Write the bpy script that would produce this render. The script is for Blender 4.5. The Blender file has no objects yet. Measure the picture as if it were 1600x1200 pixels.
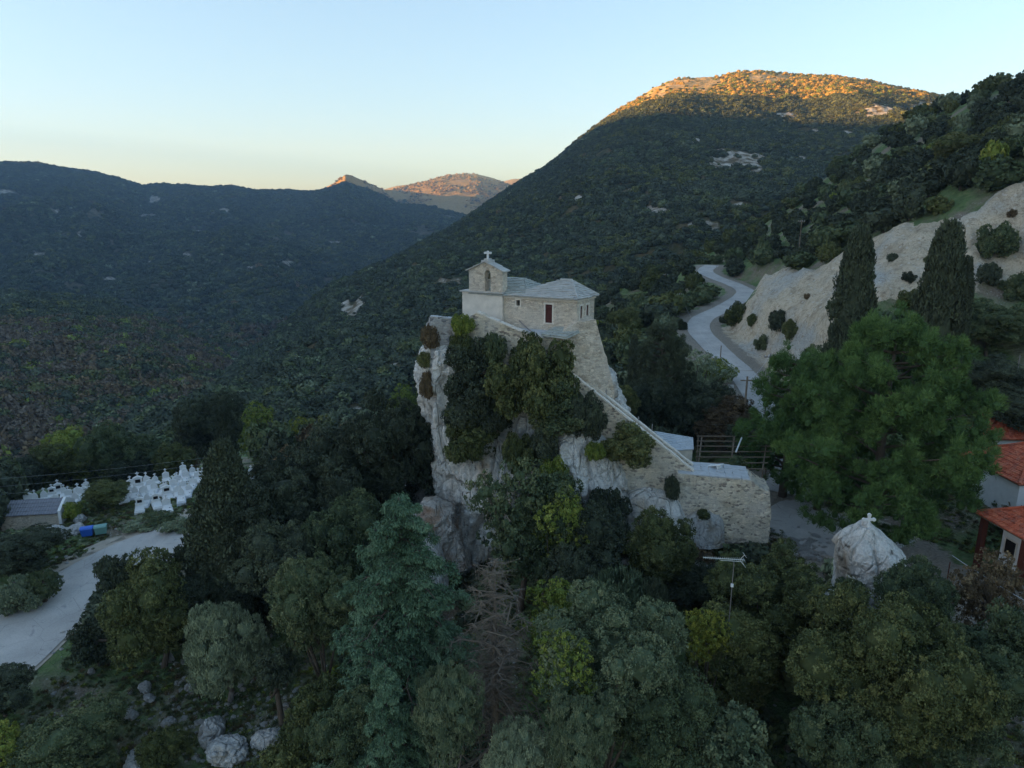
import bpy, math, random
import numpy as np
from math import radians as R
from mathutils import Vector, Matrix
from mathutils.geometry import tessellate_polygon

# ------------------------------------------------------------------ camera, world, sun
SC = bpy.context.scene
COL = SC.collection
CAMZ, PITCH, FPX = 40.0, R(14.0), 1081.0
cam_d = bpy.data.cameras.new('camera'); cam = bpy.data.objects.new('camera', cam_d); COL.objects.link(cam)
cam.location = (0, 0, CAMZ); cam.rotation_euler = (R(90) - PITCH, 0, 0)
cam_d.sensor_width = 36; cam_d.lens = 36 * FPX / 1600; cam_d.clip_start = 0.5; cam_d.clip_end = 40000
SC.camera = cam

SUN_EL, SUN_ROT = R(5.0), R(-104.0)
world = bpy.data.worlds.new('World'); SC.world = world; world.use_nodes = True
wn = world.node_tree; bg = wn.nodes['Background']
sky = wn.nodes.new('ShaderNodeTexSky'); sky.sky_type = 'NISHITA'; sky.sun_disc = False
sky.sun_elevation = SUN_EL; sky.sun_rotation = SUN_ROT; sky.altitude = 400
sky.air_density = 1.0; sky.dust_density = 1.1; sky.ozone_density = 3.0
gam = wn.nodes.new('ShaderNodeGamma'); gam.inputs[1].default_value = 0.68
tnt = wn.nodes.new('ShaderNodeMixRGB'); tnt.blend_type = 'MULTIPLY'; tnt.inputs[0].default_value = 1; tnt.inputs[2].default_value = (1.06, 1.0, 0.95, 1)
wn.links.new(sky.outputs[0], gam.inputs[0]); wn.links.new(gam.outputs[0], tnt.inputs[1]); wn.links.new(tnt.outputs[0], bg.inputs[0])
bg.inputs[1].default_value = 0.15
sun_d = bpy.data.lights.new('sun', 'SUN'); sun_d.energy = 5.0; sun_d.angle = R(0.5); sun_d.color = (1.0, 0.54, 0.15)
sun = bpy.data.objects.new('sun', sun_d); COL.objects.link(sun)
_sd = Vector((math.sin(SUN_ROT) * math.cos(SUN_EL), math.cos(SUN_ROT) * math.cos(SUN_EL), math.sin(SUN_EL)))
sun.rotation_euler = _sd.to_track_quat('Z', 'Y').to_euler(); sun.location = (-200, 0, 200)
SC.view_settings.view_transform = 'Standard'; SC.view_settings.look = 'None'; SC.view_settings.gamma = 1
SC.view_settings.exposure = 2.32

# ------------------------------------------------------------------ helpers
rng = np.random.default_rng(7)
CP, SP = math.cos(PITCH), math.sin(PITCH)

def P(px, py, Y):                                   # world point seen at photo pixel, at distance Y ahead
    u = (px - 800) / FPX; v = (600 - py) / FPX
    k = Y / (CP + v * SP)
    return Vector((u * k, Y, CAMZ + (v * CP - SP) * k))

def Pz(px, py, z):                                  # world point on the level plane z
    u = (px - 800) / FPX; v = (600 - py) / FPX
    k = (z - CAMZ) / (v * CP - SP)
    return Vector((u * k, (CP + v * SP) * k, z))

def proj(X, Y, Z):
    d = Y * CP - (Z - CAMZ) * SP
    d = np.where(d < 1e-3, 1e-3, d)
    u = X / d; v = (Y * SP + (Z - CAMZ) * CP) / d
    return 800 + u * FPX, 600 - v * FPX

def _hash(i, j, k, s):
    n = (i * 374761393 + j * 668265263 + k * 2147483647 + s * 1274126177) & 0xFFFFFFFF
    n = ((n ^ (n >> 13)) * 1274126177) & 0xFFFFFFFF
    n = n ^ (n >> 16)
    return (n & 0xFFFF) / 65535.0

def noise3(p, s=0):                                 # value noise in -1..1
    p = np.asarray(p, dtype=np.float64)
    i = np.floor(p).astype(np.int64); f = p - i; f = f * f * (3 - 2 * f)
    r = 0
    for a in (0, 1):
        wa = f[..., 0] if a else 1 - f[..., 0]
        for b in (0, 1):
            wb = f[..., 1] if b else 1 - f[..., 1]
            for c in (0, 1):
                wc = f[..., 2] if c else 1 - f[..., 2]
                r = r + wa * wb * wc * _hash(i[..., 0] + a, i[..., 1] + b, i[..., 2] + c, s)
    return r * 2 - 1

def fbm(p, o=4, s=0, ridged=False):
    p = np.asarray(p, dtype=np.float64); r = 0; a = 0.5; q = p.copy()
    for k in range(o):
        n = noise3(q, s + k)
        if ridged: n = 1 - 2 * np.abs(n)
        r = r + a * n; a *= 0.5; q = q * 2.03 + 11.3
    return r

def fbm2(x, y, o=4, s=0, ridged=False):
    return fbm(np.stack([x, y, np.full_like(x, 0.37 + s)], -1), o, s, ridged)

def np_mesh(name, verts, faces, smooth=False):      # faces: (n,3|4) array or list of arrays
    me = bpy.data.meshes.new(name)
    fl = faces if isinstance(faces, list) else [faces]
    fl = [np.asarray(f, dtype=np.int32) for f in fl if len(f)]
    loops = np.concatenate([f.ravel() for f in fl])
    sizes = np.concatenate([np.full(len(f), f.shape[1], dtype=np.int32) for f in fl])
    starts = np.concatenate([[0], np.cumsum(sizes)[:-1]]).astype(np.int32)
    me.vertices.add(len(verts)); me.vertices.foreach_set('co', np.asarray(verts, dtype=np.float32).ravel())
    me.loops.add(len(loops)); me.loops.foreach_set('vertex_index', loops)
    me.polygons.add(len(sizes)); me.polygons.foreach_set('loop_start', starts)
    me.update(calc_edges=True)
    me.polygons.foreach_set('use_smooth', np.full(len(sizes), smooth))
    me.update()
    return me

def attr(me, name, vals):
    a = me.attributes.new(name, 'FLOAT', 'POINT'); a.data.foreach_set('value', np.asarray(vals, dtype=np.float32))

def link(name, me, mat=None, parent=None):
    o = bpy.data.objects.new(name, me); COL.objects.link(o)
    if mat is not None and me is not None and len(me.materials) == 0: me.materials.append(mat)
    if parent is not None: o.parent = parent
    return o

def tag(o, label=None, cat=None, group=None, kind=None):
    if label: o['label'] = label
    if cat: o['category'] = cat
    if group: o['group'] = group
    if kind: o['kind'] = kind
    return o

def thing(name, label, cat, loc=(0, 0, 0), rz=0, group=None):
    o = bpy.data.objects.new(name, None); COL.objects.link(o); o.location = loc; o.rotation_euler = (0, 0, rz)
    o.empty_display_size = 0.2
    return tag(o, label, cat, group)

def copy_tree(o, parent=None, mats=None):
    c = o.copy(); COL.objects.link(c)
    if parent is not None: c.parent = parent
    for ch in o.children: copy_tree(ch, c)
    return c

class MB:                                           # collects shapes into one mesh
    def __init__(s): s.v = []; s.f = []
    def add(s, verts, faces):
        b = len(s.v); s.v += [tuple(q) for q in verts]; s.f += [tuple(i + b for i in f) for f in faces]; return s
    def box(s, x0, x1, y0, y1, z0, z1, M=None, j=0.0):
        c = [Vector((x, y, z)) for z in (z0, z1) for y in (y0, y1) for x in (x0, x1)]
        if j: c = [q + Vector((random.uniform(-j, j), random.uniform(-j, j), random.uniform(-j, j))) for q in c]
        if M is not None: c = [M @ q for q in c]
        return s.add(c, [(0, 2, 3, 1), (4, 5, 7, 6), (0, 1, 5, 4), (2, 6, 7, 3), (0, 4, 6, 2), (1, 3, 7, 5)])
    def tube(s, pts, rad, n=8, cap=True):
        pts = [Vector(p) for p in pts]
        if not hasattr(rad, '__len__'): rad = [rad] * len(pts)
        vs = []; fs = []
        up = Vector((0, 0, 1))
        for i, p in enumerate(pts):
            t = (pts[min(i + 1, len(pts) - 1)] - pts[max(i - 1, 0)]); t.normalize()
            a = t.cross(up if abs(t.z) < 0.9 else Vector((1, 0, 0))); a.normalize(); b = t.cross(a)
            for k in range(n):
                w = 2 * math.pi * k / n; vs.append(p + (a * math.cos(w) + b * math.sin(w)) * rad[i])
        for i in range(len(pts) - 1):
            for k in range(n):
                k2 = (k + 1) % n; fs.append((i * n + k, i * n + k2, (i + 1) * n + k2, (i + 1) * n + k))
        if cap:
            fs.append(tuple(range(n - 1, -1, -1))); fs.append(tuple((len(pts) - 1) * n + k for k in range(n)))
        return s.add(vs, fs)
    def prism(s, outer, holes, frame, thick):       # outline (a,b) in a vertical frame (o, ax, ay, n), extruded along n
        o, ax, ay, n = frame
        loops = [[Vector((p[0], p[1], 0)) for p in l] for l in [outer] + list(holes)]
        tri = tessellate_polygon(loops)
        flat = [p for l in loops for p in l]; N = len(flat)
        F = [o + ax * p.x + ay * p.y for p in flat]; B = [q + n * thick for q in F]
        fs = [tuple(t) for t in tri] + [tuple(i + N for i in t[::-1]) for t in tri]
        k = 0
        for l in loops:
            m = len(l)
            for i in range(m):
                j = (i + 1) % m; fs.append((k + i, k + j, k + j + N, k + i + N))
            k += m
        return s.add(F + B, fs)
    def build(s, name, mat, parent=None, smooth=False, bevel=0, recalc=True):
        me = bpy.data.meshes.new(name); me.from_pydata(s.v, [], s.f); me.update()
        if recalc:
            import bmesh
            bm = bmesh.new(); bm.from_mesh(me); bmesh.ops.recalc_face_normals(bm, faces=bm.faces); bm.to_mesh(me); bm.free()
        if smooth: me.polygons.foreach_set('use_smooth', [True] * len(me.polygons))
        o = link(name, me, mat, parent)
        if bevel:
            b = o.modifiers.new('b', 'BEVEL'); b.width = bevel; b.segments = 2; b.limit_method = 'ANGLE'
        return o

# ------------------------------------------------------------------ materials
def ramp(nt, fac, stops):
    r = nt.nodes.new('ShaderNodeValToRGB'); e = r.color_ramp.elements
    while len(e) < len(stops): e.new(0.5)
    for el, (p, c) in zip(e, stops): el.position = p; el.color = (*c, 1)
    nt.links.new(fac, r.inputs[0]); return r.outputs[0]

class NT:
    def __init__(s, name, rough=0.9, spec=0.2):
        s.m = bpy.data.materials.new(name); s.m.use_nodes = True; s.t = s.m.node_tree; s.n = s.t.nodes
        s.b = s.n['Principled BSDF']; s.b.inputs['Roughness'].default_value = rough; s.b.inputs['Specular IOR Level'].default_value = spec
        s.tc = s.n.new('ShaderNodeTexCoord'); s.obj = s.tc.outputs['Object']
    def L(s, a, b): s.t.links.new(a, b)
    def map(s, vec=None, scale=(1, 1, 1), rot=(0, 0, 0)):
        m = s.n.new('ShaderNodeMapping'); m.inputs['Scale'].default_value = scale; m.inputs['Rotation'].default_value = rot
        s.L(vec or s.obj, m.inputs[0]); return m.outputs[0]
    def noise(s, scale, detail=5, vec=None, rough=0.55, dist=0):
        m = s.n.new('ShaderNodeTexNoise'); m.inputs['Scale'].default_value = scale; m.inputs['Detail'].default_value = detail
        m.inputs['Roughness'].default_value = rough; m.inputs['Distortion'].default_value = dist
        s.L(vec or s.obj, m.inputs['Vector']); return m.outputs['Fac']
    def voro(s, scale, vec=None, feat='F1', out='Distance', rnd=1.0):
        m = s.n.new('ShaderNodeTexVoronoi'); m.feature = feat; m.inputs['Scale'].default_value = scale; m.inputs['Randomness'].default_value = rnd
        s.L(vec or s.obj, m.inputs['Vector']); return m.outputs[out]
    def ramp(s, f, stops): return ramp(s.t, f, stops)
    def mix(s, f, a, b, mode='MIX'):
        m = s.n.new('ShaderNodeMixRGB'); m.blend_type = mode
        for k, x in ((0, f), (1, a), (2, b)):
            if isinstance(x, (int, float)): m.inputs[k].default_value = x if k == 0 else (x, x, x, 1)
            elif isinstance(x, tuple): m.inputs[k].default_value = (*x, 1)
            else: s.L(x, m.inputs[k])
        return m.outputs[0]
    def math(s, op, a, b=0.0, clamp=False):
        m = s.n.new('ShaderNodeMath'); m.operation = op; m.use_clamp = clamp
        for k, x in ((0, a), (1, b)):
            if isinstance(x, (int, float)): m.inputs[k].default_value = x
            else: s.L(x, m.inputs[k])
        return m.outputs[0]
    def attr(s, name):
        m = s.n.new('ShaderNodeAttribute'); m.attribute_name = name; return m.outputs['Fac']
    def rand(s):
        m = s.n.new('ShaderNodeObjectInfo'); return m.outputs['Random']
    def color(s, c):
        if isinstance(c, tuple): s.b.inputs['Base Color'].default_value = (*c, 1)
        else: s.L(c, s.b.inputs['Base Color'])
        return s
    def bump(s, h, strength=0.5, dist=0.1):
        m = s.n.new('ShaderNodeBump'); m.inputs['Strength'].default_value = strength; m.inputs['Distance'].default_value = dist
        s.L(h, m.inputs['Height']); s.L(m.outputs[0], s.b.inputs['Normal']); return s

def leaf_mat(name, cols, var=0.5, hue=None):        # cols: dark, mid, light
    t = NT(name, 0.75, 0.15)
    r = t.math('ADD', t.math('MULTIPLY', t.rand(), 0.35), t.math('MULTIPLY', t.attr('tint'), 0.65))
    c = t.ramp(r, [(0.15, cols[0]), (0.5, cols[1]), (0.9, cols[2])])
    n = t.noise(0.5, 3, t.obj)
    c = t.mix(t.math('MULTIPLY', n, var), c, t.mix(1.0, c, (1.25, 1.1, 0.75), 'MULTIPLY'))
    t.color(c)
    return t.m

def plain(name, c, rough=0.8, spec=0.3, var=0.15, scale=3, bump=0.0, metal=0):
    t = NT(name, rough, spec); n = t.noise(scale, 5)
    t.color(t.mix(n, tuple(x * (1 - var) for x in c), tuple(min(1, x * (1 + var)) for x in c)))
    t.b.inputs['Metallic'].default_value = metal
    if bump: t.bump(n, bump, 0.05)
    return t.m

def masonry(name, base, dark, cell=3.2, mortar=(0.46, 0.42, 0.36), mstr=0.55, stain=(0.30, 0.31, 0.33), sq=1.7):
    t = NT(name, 0.95, 0.1)
    w = t.n.new('ShaderNodeVectorMath'); w.operation = 'ADD'
    nz = t.n.new('ShaderNodeTexNoise'); nz.inputs['Scale'].default_value = 2.5; t.L(t.obj, nz.inputs['Vector'])
    sc = t.n.new('ShaderNodeVectorMath'); sc.operation = 'SCALE'; sc.inputs[3].default_value = 0.16; t.L(nz.outputs['Color'], sc.inputs[0])
    t.L(t.obj, w.inputs[0]); t.L(sc.outputs[0], w.inputs[1])
    v = t.map(w.outputs[0], (1, 1, sq))
    col = t.voro(cell, v, 'F1', 'Color', 0.85); edge = t.voro(cell, v, 'DISTANCE_TO_EDGE', 'Distance', 0.85)
    sep = t.n.new('ShaderNodeSeparateColor'); t.L(col, sep.inputs[0])
    c = t.ramp(sep.outputs[0], [(0.0, dark), (0.12, dark), (0.22, tuple(x * 0.82 for x in base)), (0.6, base), (1.0, tuple(min(1, x * 1.18) for x in base))])
    c = t.mix(t.math('MULTIPLY', sep.outputs[1], 0.30), c, (0.50, 0.36, 0.24))
    m = t.ramp(edge, [(0.0, (1, 1, 1)), (0.10, (0, 0, 0))])
    c = t.mix(t.math('MULTIPLY', m, mstr), c, mortar)
    big = t.ramp(t.noise(0.45, 6), [(0.42, (0, 0, 0)), (0.62, (1, 1, 1))])
    c = t.mix(t.math('MULTIPLY', big, 0.6), c, stain)
    fine = t.noise(14, 4)
    c = t.mix(0.35, c, t.ramp(fine, [(0.3, (0.25, 0.25, 0.25)), (0.7, (1, 1, 1))]), 'MULTIPLY')
    t.color(c)
    h = t.math('ADD', t.math('MULTIPLY', t.ramp(edge, [(0.0, (0, 0, 0)), (0.14, (1, 1, 1))]), 1.0), t.math('MULTIPLY', fine, 0.6))
    t.bump(h, 0.8, 0.06)
    return t.m

def rock_mat(name, light=(0.86, 0.83, 0.775), mid=(0.62, 0.59, 0.54), dark=(0.12, 0.11, 0.10), ochre=(0.46, 0.33, 0.20), sc=1.0):
    t = NT(name, 0.95, 0.1)
    v = t.map(None, (1, 1, 0.45))
    a = t.noise(0.35 * sc, 8, v, 0.6, 0.4); b = t.noise(1.6 * sc, 8, v, 0.65, 0.6); f = t.noise(7 * sc, 6, None, 0.6)
    c = t.ramp(a, [(0.32, mid), (0.47, light), (0.75, light)])
    c = t.mix(t.ramp(t.noise(0.28 * sc, 5, t.map(None, (1, 1, 0.7))), [(0.54, (0, 0, 0)), (0.68, (0.7, 0.7, 0.7))]), c, ochre)
    c = t.mix(t.ramp(t.noise(1.1 * sc, 7, t.map(None, (1, 1, 0.14)), 0.7, 0.5), [(0.55, (0, 0, 0)), (0.66, (0.65, 0.65, 0.65))]), c, mid)
    c = t.mix(t.ramp(t.voro(0.8 * sc, t.map(None, (1, 1, .6)), 'DISTANCE_TO_EDGE'), [(0.0, (0.35, 0.35, 0.35)), (0.015, (0, 0, 0))]), c, dark)
    c = t.mix(t.ramp(b, [(0.30, (0.9, 0.9, 0.9)), (0.42, (0, 0, 0))]), c, dark)
    c = t.mix(0.5, c, t.ramp(f, [(0.3, (0.45, 0.45, 0.45)), (0.6, (1, 1, 1))]), 'MULTIPLY')
    t.color(c)
    cr = t.voro(0.9 * sc, t.map(None, (1, 1, 0.5)), 'DISTANCE_TO_EDGE')
    t.bump(t.math('ADD', t.math('ADD', b, t.math('MULTIPLY', f, 0.35)), t.ramp(cr, [(0, (0, 0, 0)), (0.08, (0.4, 0.4, 0.4))])), 1.0, 0.45 / sc)
    return t.m

M = {}
M['rock'] = rock_mat('limestone')
M['boulder'] = rock_mat('grey_boulder', (0.60, 0.585, 0.56), (0.40, 0.39, 0.37), (0.12, 0.12, 0.12), (0.36, 0.30, 0.22), 2.2)
M['rust_rock'] = rock_mat('rusty_rock', (0.56, 0.52, 0.47), (0.34, 0.25, 0.18), (0.04, 0.03, 0.025), (0.28, 0.13, 0.06), 1.6)
M['masonry'] = masonry('cream_masonry', (0.84, 0.72, 0.57), (0.56, 0.46, 0.36), 3.6, (0.72, 0.63, 0.51), 0.5, (0.68, 0.61, 0.52))
M['rubble'] = masonry('rubble_masonry', (0.82, 0.71, 0.54), (0.24, 0.21, 0.18), 4.0, (0.76, 0.66, 0.51), 0.6, (0.68, 0.63, 0.55))
M['greywall'] = masonry('grey_masonry', (0.55, 0.54, 0.52), (0.25, 0.25, 0.26), 2.8, (0.48, 0.47, 0.46), 0.5, (0.40, 0.41, 0.44))
M['plaster'] = plain('pale_plaster', (0.64, 0.58, 0.50), 0.95, 0.1, 0.30, 1.6, 0.5)
M['trim'] = plain('stone_trim', (0.72, 0.65, 0.56), 0.9, 0.1, 0.15, 6, 0.3)
M['cement'] = plain('grey_cement', (0.46, 0.47, 0.48), 0.95, 0.1, 0.3, 2.5, 0.5)
M['slate'] = plain('stone_slate', (0.44, 0.425, 0.395), 0.85, 0.2, 0.45, 1.6, 0.5)
M['slate_green'] = plain('lichen_slate', (0.36, 0.37, 0.335), 0.85, 0.2, 0.45, 3, 0.5)
M['shutter'] = plain('maroon_wood', (0.085, 0.025, 0.022), 0.6, 0.3, 0.3, 8)
M['dark'] = plain('dark_recess', (0.02, 0.018, 0.017), 0.9, 0.1)
M['white'] = plain('white_marble', (0.66, 0.655, 0.64), 0.55, 0.4, 0.10, 4, 0.1)
M['marble2'] = plain('grey_marble', (0.55, 0.57, 0.60), 0.5, 0.4, 0.15, 5, 0.1)
M['white_paint'] = plain('white_wash', (0.74, 0.74, 0.73), 0.9, 0.2, 0.14, 2.5, 0.3)
M['bronze'] = plain('bronze', (0.10, 0.09, 0.05), 0.5, 0.5, 0.3, 8, 0, 0.8)
M['wood'] = plain('weathered_wood', (0.20, 0.155, 0.115), 0.9, 0.1, 0.35, 5, 0.3)
M['greywood'] = plain('grey_wood', (0.30, 0.29, 0.28), 0.9, 0.1, 0.3, 5, 0.3)
M['wire'] = plain('grey_cable', (0.45, 0.46, 0.48), 0.6, 0.3)
M['metal'] = plain('pale_metal', (0.62, 0.62, 0.58), 0.4, 0.5, 0.1, 6, 0, 0.5)
M['steel'] = plain('dull_steel', (0.22, 0.20, 0.19), 0.6, 0.4, 0.3, 8, 0, 0.4)
M['rustred'] = plain('red_brown_post', (0.10, 0.030, 0.020), 0.8, 0.2, 0.3, 6)
M['blue_bin'] = plain('blue_plastic', (0.03, 0.13, 0.55), 0.5, 0.4, 0.1)
M['green_bin'] = plain('grey_green_plastic', (0.16, 0.32, 0.29), 0.5, 0.4, 0.15)
M['rubber'] = plain('black_rubber', (0.02, 0.02, 0.02), 0.8, 0.2)
M['bark'] = plain('bark', (0.115, 0.09, 0.07), 0.95, 0.1, 0.4, 7, 0.5)
M['greybark'] = plain('grey_bark', (0.19, 0.165, 0.15), 0.95, 0.1, 0.4, 7, 0.5)
M['sheet'] = plain('grey_sheet_roof', (0.50, 0.53, 0.56), 0.7, 0.3, 0.2, 1.2)
M['grey_tile'] = plain('grey_roof_tile', (0.21, 0.21, 0.235), 0.85, 0.2, 0.3, 4, 0.3)

def tile_mat():
    t = NT('terracotta', 0.8, 0.2)
    c = t.ramp(t.voro(2.4, t.map(None, (1.6, 1.6, 1.6)), 'F1', 'Color'), [(0, (0.30, 0.065, 0.035)), (0.5, (0.48, 0.11, 0.055)), (1, (0.60, 0.19, 0.10))])
    t.color(t.mix(t.ramp(t.noise(2.0, 5), [(0.5, (0, 0, 0)), (0.75, (0.6, 0.6, 0.6))]), c, (0.24, 0.15, 0.12)))
    return t.m
M['terracotta'] = tile_mat()

def road_mat():
    t = NT('worn_concrete', 0.9, 0.15)
    a = t.noise(0.35, 6); f = t.noise(9, 5); b = t.noise(1.2, 6, t.map(None, (1, 1, 1)), 0.6, 0.8)
    c = t.ramp(a, [(0.3, (0.36, 0.345, 0.325)), (0.7, (0.50, 0.475, 0.445))])
    c = t.mix(t.ramp(b, [(0.60, (0, 0, 0)), (0.68, (0.55, 0.55, 0.55))]), c, (0.24, 0.24, 0.25))
    crk = t.ramp(t.voro(0.35, t.map(None, (1, 1, 1)), 'DISTANCE_TO_EDGE'), [(0.0, (0.6, 0.6, 0.6)), (0.006, (0, 0, 0))])
    c = t.mix(crk, c, (0.16, 0.16, 0.16))
    c = t.mix(0.3, c, t.ramp(f, [(0.3, (0.5, 0.5, 0.5)), (0.6, (1, 1, 1))]), 'MULTIPLY')
    t.color(c).bump(f, 0.3, 0.03); return t.m
M['road'] = road_mat()
M['dirt'] = plain('road_shoulder_dirt', (0.38, 0.33, 0.27), 0.95, 0.1, 0.35, 1.5, 0.5)

def ground_mat():
    t = NT('hillside_ground', 0.95, 0.1)
    a = t.noise(0.18, 7); b = t.noise(1.1, 7); f = t.noise(6, 5)
    grass = t.ramp(b, [(0.3, (0.095, 0.13, 0.060)), (0.55, (0.135, 0.20, 0.080)), (0.8, (0.24, 0.22, 0.13))])
    soil = t.ramp(f, [(0.3, (0.17, 0.14, 0.105)), (0.7, (0.31, 0.265, 0.21))])
    c = t.mix(t.ramp(a, [(0.46, (0, 0, 0)), (0.62, (1, 1, 1))]), grass, soil)
    st = t.ramp(t.voro(2.6, None, 'F1'), [(0.10, (1, 1, 1)), (0.2, (0, 0, 0))])
    c = t.mix(t.math('MULTIPLY', st, t.ramp(a, [(0.5, (0, 0, 0)), (0.6, (0.9, 0.9, 0.9))])), c, (0.52, 0.52, 0.52))
    # zones: bare clay bank, dirt
    edge = t.math('ADD', t.attr('clay'), t.math('MULTIPLY', t.math('SUBTRACT', t.noise(0.7, 6), 0.5), 1.1))
    em = t.ramp(edge, [(0.47, (0, 0, 0)), (0.53, (1, 1, 1))])
    v = t.map(None, (1, 1, 0.25))
    clay = t.ramp(t.noise(0.5, 8, None, 0.65), [(0.3, (0.36, 0.29, 0.205)), (0.5, (0.60, 0.50, 0.365)), (0.75, (0.70, 0.59, 0.445))])
    clay = t.mix(t.ramp(t.noise(0.12, 4), [(0.5, (0, 0, 0)), (0.65, (0.8, 0.8, 0.8))]), clay, (0.46, 0.47, 0.45))
    clay = t.mix(0.5, clay, t.ramp(f, [(0.35, (0.6, 0.6, 0.6)), (0.6, (1, 1, 1))]), 'MULTIPLY')
    clay = t.mix(t.ramp(t.noise(1.4, 7, t.map(None, (1, 1, 1), (0, 0, 0.6)), 0.7, 1.5), [(0.36, (0.75, 0.75, 0.75)), (0.48, (0, 0, 0))]), clay, (0.24, 0.185, 0.13))
    clay = t.mix(t.ramp(t.voro(1.1, None, 'F1'), [(0.16, (0.7, 0.7, 0.7)), (0.26, (0, 0, 0))]), clay, (0.60, 0.55, 0.47))
    c = t.mix(em, c, clay)
    de = t.ramp(t.math('ADD', t.attr('dirt'), t.math('MULTIPLY', t.math('SUBTRACT', b, 0.5), 0.9)), [(0.42, (0, 0, 0)), (0.58, (1, 1, 1))])
    c = t.mix(de, c, t.ramp(f, [(0.3, (0.22, 0.19, 0.155)), (0.7, (0.36, 0.32, 0.265))]))
    t.color(c).bump(t.math('ADD', b, t.math('MULTIPLY', f, 0.5)), 1.0, 0.55); return t.m
M['ground'] = ground_mat()

def mount_mat(name, green, soil, rock, rs=0.02, rt=0.60):
    t = NT(name, 0.95, 0.05)
    a = t.noise(rs, 8, None, 0.65); b = t.noise(0.11, 6)
    c = t.ramp(b, [(0.35, green), (0.65, soil)])
    c = t.mix(t.ramp(a, [(rt, (0, 0, 0)), (rt + 0.05, (1, 1, 1))]), c, rock)
    c = t.mix(t.ramp(t.attr('rocky'), [(0.35, (0, 0, 0)), (0.6, (1, 1, 1))]), c, t.mix(t.ramp(b, [(0.4, (0, 0, 0)), (0.6, (1, 1, 1))]), soil, rock))
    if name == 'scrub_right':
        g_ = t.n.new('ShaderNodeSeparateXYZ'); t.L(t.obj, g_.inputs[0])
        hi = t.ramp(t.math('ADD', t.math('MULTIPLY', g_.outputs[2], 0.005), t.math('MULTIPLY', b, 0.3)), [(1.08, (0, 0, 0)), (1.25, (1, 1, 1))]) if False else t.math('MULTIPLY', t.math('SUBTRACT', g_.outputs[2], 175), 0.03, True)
        c = t.mix(t.math('MULTIPLY', hi, t.ramp(b, [(0.35, (.5, .5, .5)), (0.6, (1, 1, 1))])), c, t.ramp(t.noise(0.06, 6), [(0.35, (0.34, 0.22, 0.08)), (0.55, (0.46, 0.31, 0.13)), (0.7, (0.58, 0.45, 0.32))]))  # sunlit gold of the upper slope put into its ground colour
    t.color(c).bump(t.noise(0.15, 6), 0.8, 4.0); return t.m
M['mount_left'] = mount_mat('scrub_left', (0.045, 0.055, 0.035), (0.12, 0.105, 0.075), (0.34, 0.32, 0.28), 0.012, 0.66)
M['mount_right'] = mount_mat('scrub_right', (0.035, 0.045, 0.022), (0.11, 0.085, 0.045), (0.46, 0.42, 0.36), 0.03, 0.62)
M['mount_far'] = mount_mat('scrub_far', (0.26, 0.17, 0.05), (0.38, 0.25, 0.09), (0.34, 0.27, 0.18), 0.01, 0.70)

LEAF = {
 'dark':   leaf_mat('leaf_dark',   ((0.027, 0.037, 0.022), (0.057, 0.073, 0.052), (0.108, 0.131, 0.081))),
 'green':  leaf_mat('leaf_green',  ((0.044, 0.066, 0.039), (0.088, 0.119, 0.063), (0.169, 0.188, 0.095))),
 'olive':  leaf_mat('leaf_olive',  ((0.099, 0.126, 0.080), (0.186, 0.222, 0.139), (0.330, 0.369, 0.226)), 0.2),
 'moss':   leaf_mat('leaf_moss',   ((0.042, 0.056, 0.025), (0.095, 0.114, 0.047), (0.190, 0.195, 0.078))),
 'yellow': leaf_mat('leaf_yellow', ((0.098, 0.124, 0.026), (0.208, 0.223, 0.043), (0.415, 0.372, 0.071))),
 'ygreen': leaf_mat('leaf_yellow_green', ((0.073, 0.109, 0.026), (0.155, 0.202, 0.043), (0.309, 0.326, 0.078))),
 'brown':  leaf_mat('leaf_brown', ((0.062, 0.048, 0.033), (0.131, 0.098, 0.060), (0.237, 0.175, 0.100))),
 'pine':   leaf_mat('leaf_pine',   ((0.036, 0.068, 0.024), (0.078, 0.142, 0.045), (0.165, 0.250, 0.075)), 0.3),
 'cedar':  leaf_mat('leaf_cedar', ((0.046, 0.086, 0.048), (0.098, 0.165, 0.098), (0.22, 0.32, 0.20)), 0.25),

 'cypress': leaf_mat('leaf_cypress', ((0.034, 0.041, 0.024), (0.061, 0.077, 0.050), (0.107, 0.128, 0.077))),
 'teal':   leaf_mat('leaf_teal',   ((0.051, 0.079, 0.046), (0.105, 0.140, 0.080), (0.209, 0.235, 0.130)), 0.2),
 'dry':    leaf_mat('sunlit_gold_scrub', ((0.20, 0.125, 0.035), (0.34, 0.22, 0.06), (0.48, 0.33, 0.11)), 0.2),  # autumn scrub lightened so its colour carries the glow of the low sun
 'bare':   leaf_mat('leafless_twigs', ((0.09, 0.072, 0.052), (0.155, 0.125, 0.092), (0.23, 0.185, 0.14)), 0.2),
}

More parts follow.
